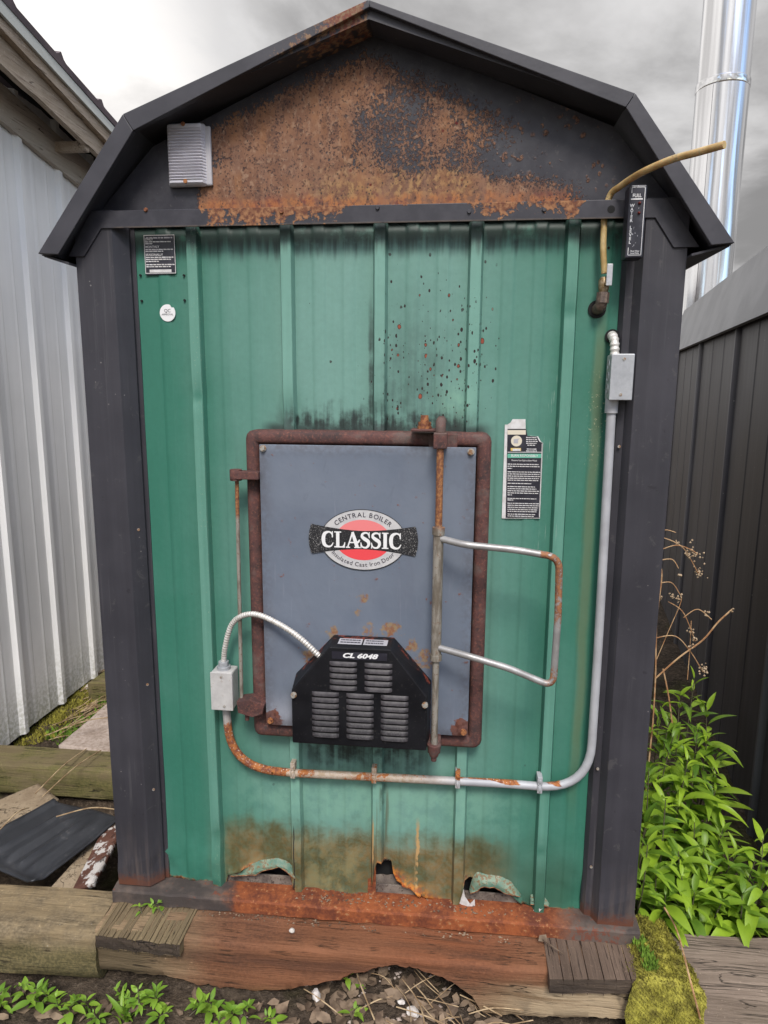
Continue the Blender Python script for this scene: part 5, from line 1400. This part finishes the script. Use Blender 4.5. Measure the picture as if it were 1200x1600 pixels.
def stone(name, px, py, z, s_, m_, label, cat='pebble', seed=1):
    c_ = onz(px, py, z); bm = bmesh.new(); bmesh.ops.create_icosphere(bm, subdivisions=2, radius=1)
    for v in bm.verts:
        k = 1+.35*mnoise.noise(v.co*1.3+Vector((seed*7, 0, 0))); v.co = Vector((v.co.x*s_[0]*k, v.co.y*s_[1]*k, v.co.z*s_[2]*k))
    me = bpy.data.meshes.new(name); bm.to_mesh(me); bm.free(); me.materials.append(MATS[m_])
    o = bpy.data.objects.new(name, me); COL.objects.link(o); o.location = c_; o.rotation_euler = (0, 0, seed); o['label'] = label; o['category'] = cat
for i, a in enumerate(((645, 1580, -.17, (.014, .020, .010), 'upright pale stone in the middle of the rotted arch'), (494, 1555, -.185, (.020, .012, .010), 'large pale stone at the left foot of the rotted arch'), (627, 1566, -.165, (.012, .007, .006), 'small pale stone just above the upright stone in the arch'),
                       (456, 1454, -.045, (.008, .008, .005), 'white pebble on the red-brown beam under the shed'), (138, 1075, -.045, (.03, .02, .018), 'yellowish stone on the slab by the corner trim'), (160, 1028, .0, (.03, .02, .02), 'white stone where the siding meets the green shed'))):
    stone('pebble', a[0], a[1], a[2], a[3], 'stone_pale', a[4], 'pebble', i+1)
rng = random.Random(61); mb = MB()
for _ in range(260):
    x, y = litter_pt(rng); s_ = rng.uniform(.003, .009); z = gh(x, y)+s_*.4
    a_ = rng.uniform(0, 6.28); P = [(x+s_*math.cos(a_+k*1.571)*rng.uniform(.7, 1.2), y+s_*math.sin(a_+k*1.571)*rng.uniform(.7, 1.2), z) for k in range(4)]
    mb.add(P+[(x, y, z+s_*.6), (x, y, z-s_*.6)], [(0, 1, 4), (1, 2, 4), (2, 3, 4), (3, 0, 4), (1, 0, 5), (2, 1, 5), (3, 2, 5), (0, 3, 5)])
o = mb.build('gravel', 'slab_stone'); o['kind'] = 'stuff'; o['label'] = 'small grit and stones on the soil'
# debris crumbs on top of the rail and beam
rng = random.Random(62); mb = MB()
for _ in range(300):
    if rng.random() < .5: x, y, z = rng.uniform(-.5, .5), rng.uniform(-.085, -.062), -.048
    else: x, y, z = rng.uniform(-.2, .45), rng.uniform(-.05, -.005), -.002+.008*(.7)/1.45
    s_ = rng.uniform(.0015, .0045); a_ = rng.uniform(0, 6.28)
    P = [(x+s_*math.cos(a_+k*2.1)*rng.uniform(.7, 1.6), y+s_*math.sin(a_+k*2.1), z) for k in range(3)]
    mb.add(P+[(x, y, z+s_*.9)], [(0, 1, 3), (1, 2, 3), (2, 0, 3)])
o = mb.build('debris', 'dead_leaf'); o['kind'] = 'stuff'; o['label'] = 'crumbs of bark and rust along the base rail'

# ------------------------------------------------------------------ plants
def leaf_mesh(name, m_, wd, fold, droop, petiole=.06):
    N = 8; vs = []; fs = []
    for i in range(N+1):
        t = i/N; w_ = wd*(math.sin(math.pi*min(1, t**.85))**.85)*(1-.25*t) + .004; z = .10*math.sin(t*2.2)-droop*t*t
        vs += [(petiole+t, -w_, z+fold*w_), (petiole+t, 0, z), (petiole+t, w_, z+fold*w_)]
    for i in range(N):
        a_ = 3*i; fs += [(a_, a_+1, a_+4, a_+3), (a_+1, a_+2, a_+5, a_+4)]
    vs.append((0, 0, 0)); 
    me = bpy.data.meshes.new(name); me.from_pydata(vs, [], fs); me.materials.append(MATS[m_])
    for p in me.polygons: p.use_smooth = True
    return me
LM = [leaf_mesh('leaf', 'weed_leaf', w_, fo, dr) for w_, fo, dr in ((.13, .5, .12), (.15, .35, .28), (.17, .45, .45), (.12, .6, .6), (.14, .3, .05))]
SM = [leaf_mesh('leaf', 'seedling_leaf', .23, .3, dr, .15) for dr in (.05, .25)]
GM = [leaf_mesh('leaf', 'seedling_leaf', .085, .5, dr, 0) for dr in (.15, .4)]
def add_leaf(meshes, parent, loc, head, pitch, size, rng):
    o = bpy.data.objects.new('leaf', rng.choice(meshes)); COL.objects.link(o); o.parent = parent; o.location = loc
    o.rotation_euler = (rng.uniform(-.35, .35), -pitch, head); o.scale = (size, size*rng.uniform(.85, 1.15), size)
def weed(name, base, tip, n, L0, rng, label, group, stem_r=.003, meshes=LM):
    P = empty(name, base, label, 'weed' if 'weed' in name else 'seedling', group)
    b = Vector(base); t = Vector(tip)
    mid = b.lerp(t, .5)+Vector((rng.uniform(-.02, .02), rng.uniform(-.02, .02), 0))
    path = smooth_path([b, mid, t], 10); mb = MB(); N = len(path)
    mb.tube(path, lambda i: stem_r*(1-.6*i/N), 6); mb.build('stem', 'weed_stem', P)
    ang = rng.uniform(0, 6.28)
    for k in range(n):
        f = .22+.78*(k/(n-1))**.9; q = path[min(N-1, int(f*(N-1)))]; topness = (f-.22)/.78
        ang += 2.4 + rng.uniform(-.4, .4)
        L_ = L0*(1-.5*topness**3)*rng.choice((.55, .8, .95, 1.05, 1.2))*rng.uniform(.9, 1.1)
        add_leaf(meshes, P, q-b, ang, rng.uniform(-.25, .35) + .75*topness**4, L_, rng)
    return P
rng = random.Random(77)
LSZ = .112
tips = [(1085, 1062, .48), (1062, 1088, .46), (1104, 1105, .50), (1045, 1130, .38), (1090, 1140, .40), (1118, 1185, .44), (1032, 1108, .42), (1052, 1150, .34), (1106, 1150, .42), (1014, 1200, .25), (1074, 1190, .32), (1118, 1235, .38), (1040, 1250, .20), (1008, 1290, .12), (1085, 1285, .26), (1130, 1295, .32), (1152, 1335, .24), (1060, 1330, .12), (1025, 1360, .08), (1108, 1365, .16), (1192, 1310, .20), (1196, 1372, .12), (1160, 1398, .10), (1085, 1395, .08), (1040, 1400, .05), (1130, 1405, .10), (1065, 1370, .10), (1100, 1325, .2), (1180, 1345, .16), (1012, 1320, .06)]
for (px, py, y) in tips:
    t = at(px, py, y); bx_ = min(max(t.x + rng.uniform(-.03, .03), .775), 1.22 + .17*y); by_ = y + rng.uniform(.0, .06)
    t.x = min(t.x, 1.30+.17*y)
    weed('leafy_weed', (bx_, by_, gh(bx_, by_)-.005), t, 27 if py < 1250 else 18, LSZ, rng, ('tallest green leafy weed of the clump, up against the dark siding' if py < 1070 else 'green leafy weed in the back row of the clump, close to the dark siding' if y > .29 else 'green leafy weed in the middle of the clump beside the shed corner' if y > .13 else 'green leafy weed in the front row of the clump, over the grey timber'), 'leafy weeds beside the dark siding')
rng = random.Random(78)
seeds = [(8, 1545, 9), (20, 1556, 10), (42, 1540, 9), (58, 1550, 10), (75, 1542, 10), (98, 1556, 10), (118, 1562, 12), (140, 1556, 10), (158, 1568, 12), (182, 1552, 12), (200, 1560, 13), (228, 1566, 12), (246, 1556, 13), (262, 1574, 12), (296, 1572, 12), (318, 1580, 12), (345, 1584, 13), (366, 1574, 11), (388, 1584, 12), (424, 1582, 10), (556, 1536, 7), (548, 1594, 7)]
for (px, py, n) in seeds:
    b = onz(px, py+18, -.215); b.y = min(b.y, -.175 if not 500 < px < 700 else .0); b.z = gh(b.x, b.y); t = b+Vector((rng.uniform(-.02, .02), rng.uniform(-.03, .01), rng.uniform(.035, .070)))
    P = weed('seedling', b, t, n, rng.uniform(.027, .046), rng, ('bright green seedling at the foot of the tan timber on the left' if px < 150 else 'bright green seedling at the foot of the red-brown beam' if px < 500 else 'upper small green seedling inside the rotted arch' if py < 1560 else 'lower small green seedling inside the rotted arch'), 'seedlings along the timbers', .0015, SM)
for px, py, n in ((222, 1428, 6), (237, 1424, 8), (256, 1430, 4)):
    b = onz(px, py, -.046); t = b+Vector((rng.uniform(-.01, .01), -.012, .028))
    weed('seedling', b, t, n, .022, rng, {222: 'small green sprout on the grooved block, left of its cluster', 237: 'fullest green sprout on the grooved block, in the middle of its cluster', 256: 'small two-leaf sprout on the grooved block, right of its cluster'}[px], 'sprouts on the grooved block', .0012, SM)
for px, py, lab, hh in ((195, 1590, 'long-bladed grass tuft among the seedlings at the lower left', .06), (1150, 1590, 'grass tuft before the grey timber at the lower right', .075), (1180, 1600, 'second grass tuft at the lower right edge', .06), (1110, 1600, 'low grass tuft just right of the moss clump', .05)):
    b = onz(px, py, -.215); b.y = min(b.y, -.20); b.z = gh(b.x, b.y); P = empty('grass_tuft', b, lab, 'grass tuft')
    for k in range(11): add_leaf(GM, P, Vector((rng.uniform(-.012, .012), rng.uniform(-.012, .012), 0)), rng.uniform(0, 6.28), rng.uniform(.6, 1.3), hh*rng.uniform(.8, 1.6), rng)
# dry flower stalks
DW = empty('dried_weed', (.86, .42, gh(.86, .42)), 'tall dead flower stalks with tan seed heads before the dark siding', 'dead weed')
rng = random.Random(81)
def dp_(px, py, y=.40): return at(px, py, y)
lines = [[(1020, 1130), (1024, 1060), (1026, 970), (1034, 900), (1028, 870), (1036, 855)], [(1024, 1060), (1060, 1028), (1098, 1000), (1122, 972), (1144, 952)], [(1036, 1045), (1045, 1090), (1052, 1145)], [(1020, 998), (1055, 994), (1080, 1020), (1098, 1050)],
         [(1026, 1030), (1045, 985), (1064, 940), (1060, 925), (1048, 910), (1028, 912)], [(1030, 860), (1056, 852), (1078, 858), (1090, 866)], [(1030, 838), (1056, 848), (1072, 862), (1092, 898)], [(1044, 940), (1066, 955), (1080, 985), (1086, 1002)], [(1074, 1062), (1078, 1010), (1080, 970)], [(1068, 965), (1090, 952), (1112, 968)], [(1028, 876), (1050, 874), (1060, 888)], [(1034, 836), (1040, 828), (1056, 832)]]
mb = MB()
for i, ln_ in enumerate(lines):
    yy = .40+.012*i % .06; n_ = len(ln_); mb.tube(smooth_path([dp_(a_, b_, yy) for a_, b_ in ln_], 6), lambda k: .0026 if i in (0, 1, 2) else .0015, 5)
b0 = dp_(1020, 1130); mb.tube([(b0.x, b0.y, b0.z), (b0.x-.01, b0.y, gh(b0.x, .4))], .003, 5); mb.build('stalk', 'dry_stalk', DW)
for (px, py, r, n) in ((1084, 866, .022, 26), (1090, 893, .020, 22), (1072, 862, .012, 10), (1058, 846, .008, 6), (1060, 935, .012, 12), (1050, 930, .010, 8), (1098, 1046, .016, 20), (1086, 1000, .010, 8), (1080, 985, .010, 8), (1144, 954, .006, 6), (1102, 958, .012, 7), (1032, 935, .008, 6), (1062, 900, .006, 4), (1080, 1010, .008, 5)):
    mb = MB(); c_ = dp_(px, py, .41)
    for _ in range(n):
        q = c_+Vector((rng.gauss(0, r*.5), rng.gauss(0, r*.4), rng.gauss(0, r*.6))); s_ = rng.uniform(.002, .0042)
        mb.add([q+Vector(v)*s_ for v in ((1, 0, 0), (-1, 0, 0), (0, 1, 0), (0, -1, 0), (0, 0, 1.3), (0, 0, -1.3))], [(0, 2, 4), (2, 1, 4), (1, 3, 4), (3, 0, 4), (2, 0, 5), (1, 2, 5), (3, 1, 5), (0, 3, 5)])
    mb.build('seed_head', 'seed_fluff', DW)
# a thin dry stalk over the moss on the right
a_, b_ = at(1052, 1440, -.0), at(1094, 1592, -.205)
mb = MB(); mb.tube(smooth_path([onz(1038, 1418, .02), onz(1058, 1455, -.03), at(1078, 1530, -.20), b_], 6), .0024, 6); o = mb.build('dry_stalk', 'dry_stalk'); o['label'] = 'reddish dry stalk hanging over the moss and grey timber'; o['category'] = 'stalk'
a_, b_ = onz(848, 1474, -.03), onz(880, 1494, -.03); mb = MB(); mb.tube([a_+Vector((0, 0, .012)), b_+Vector((0, 0, .006))], .0018, 5); mb.add([a_+Vector(v) for v in ((-.012, 0, .006), (.012, -.004, .008), (.010, .014, .016), (-.008, .012, .014))], [(0, 1, 2, 3)]); o = mb.build('dead_leaf', 'dead_leaf'); o['label'] = 'grey dead leaf with its stalk on the dark grooved block'; o['category'] = 'dead leaf'
bpy.context.view_layer.update()
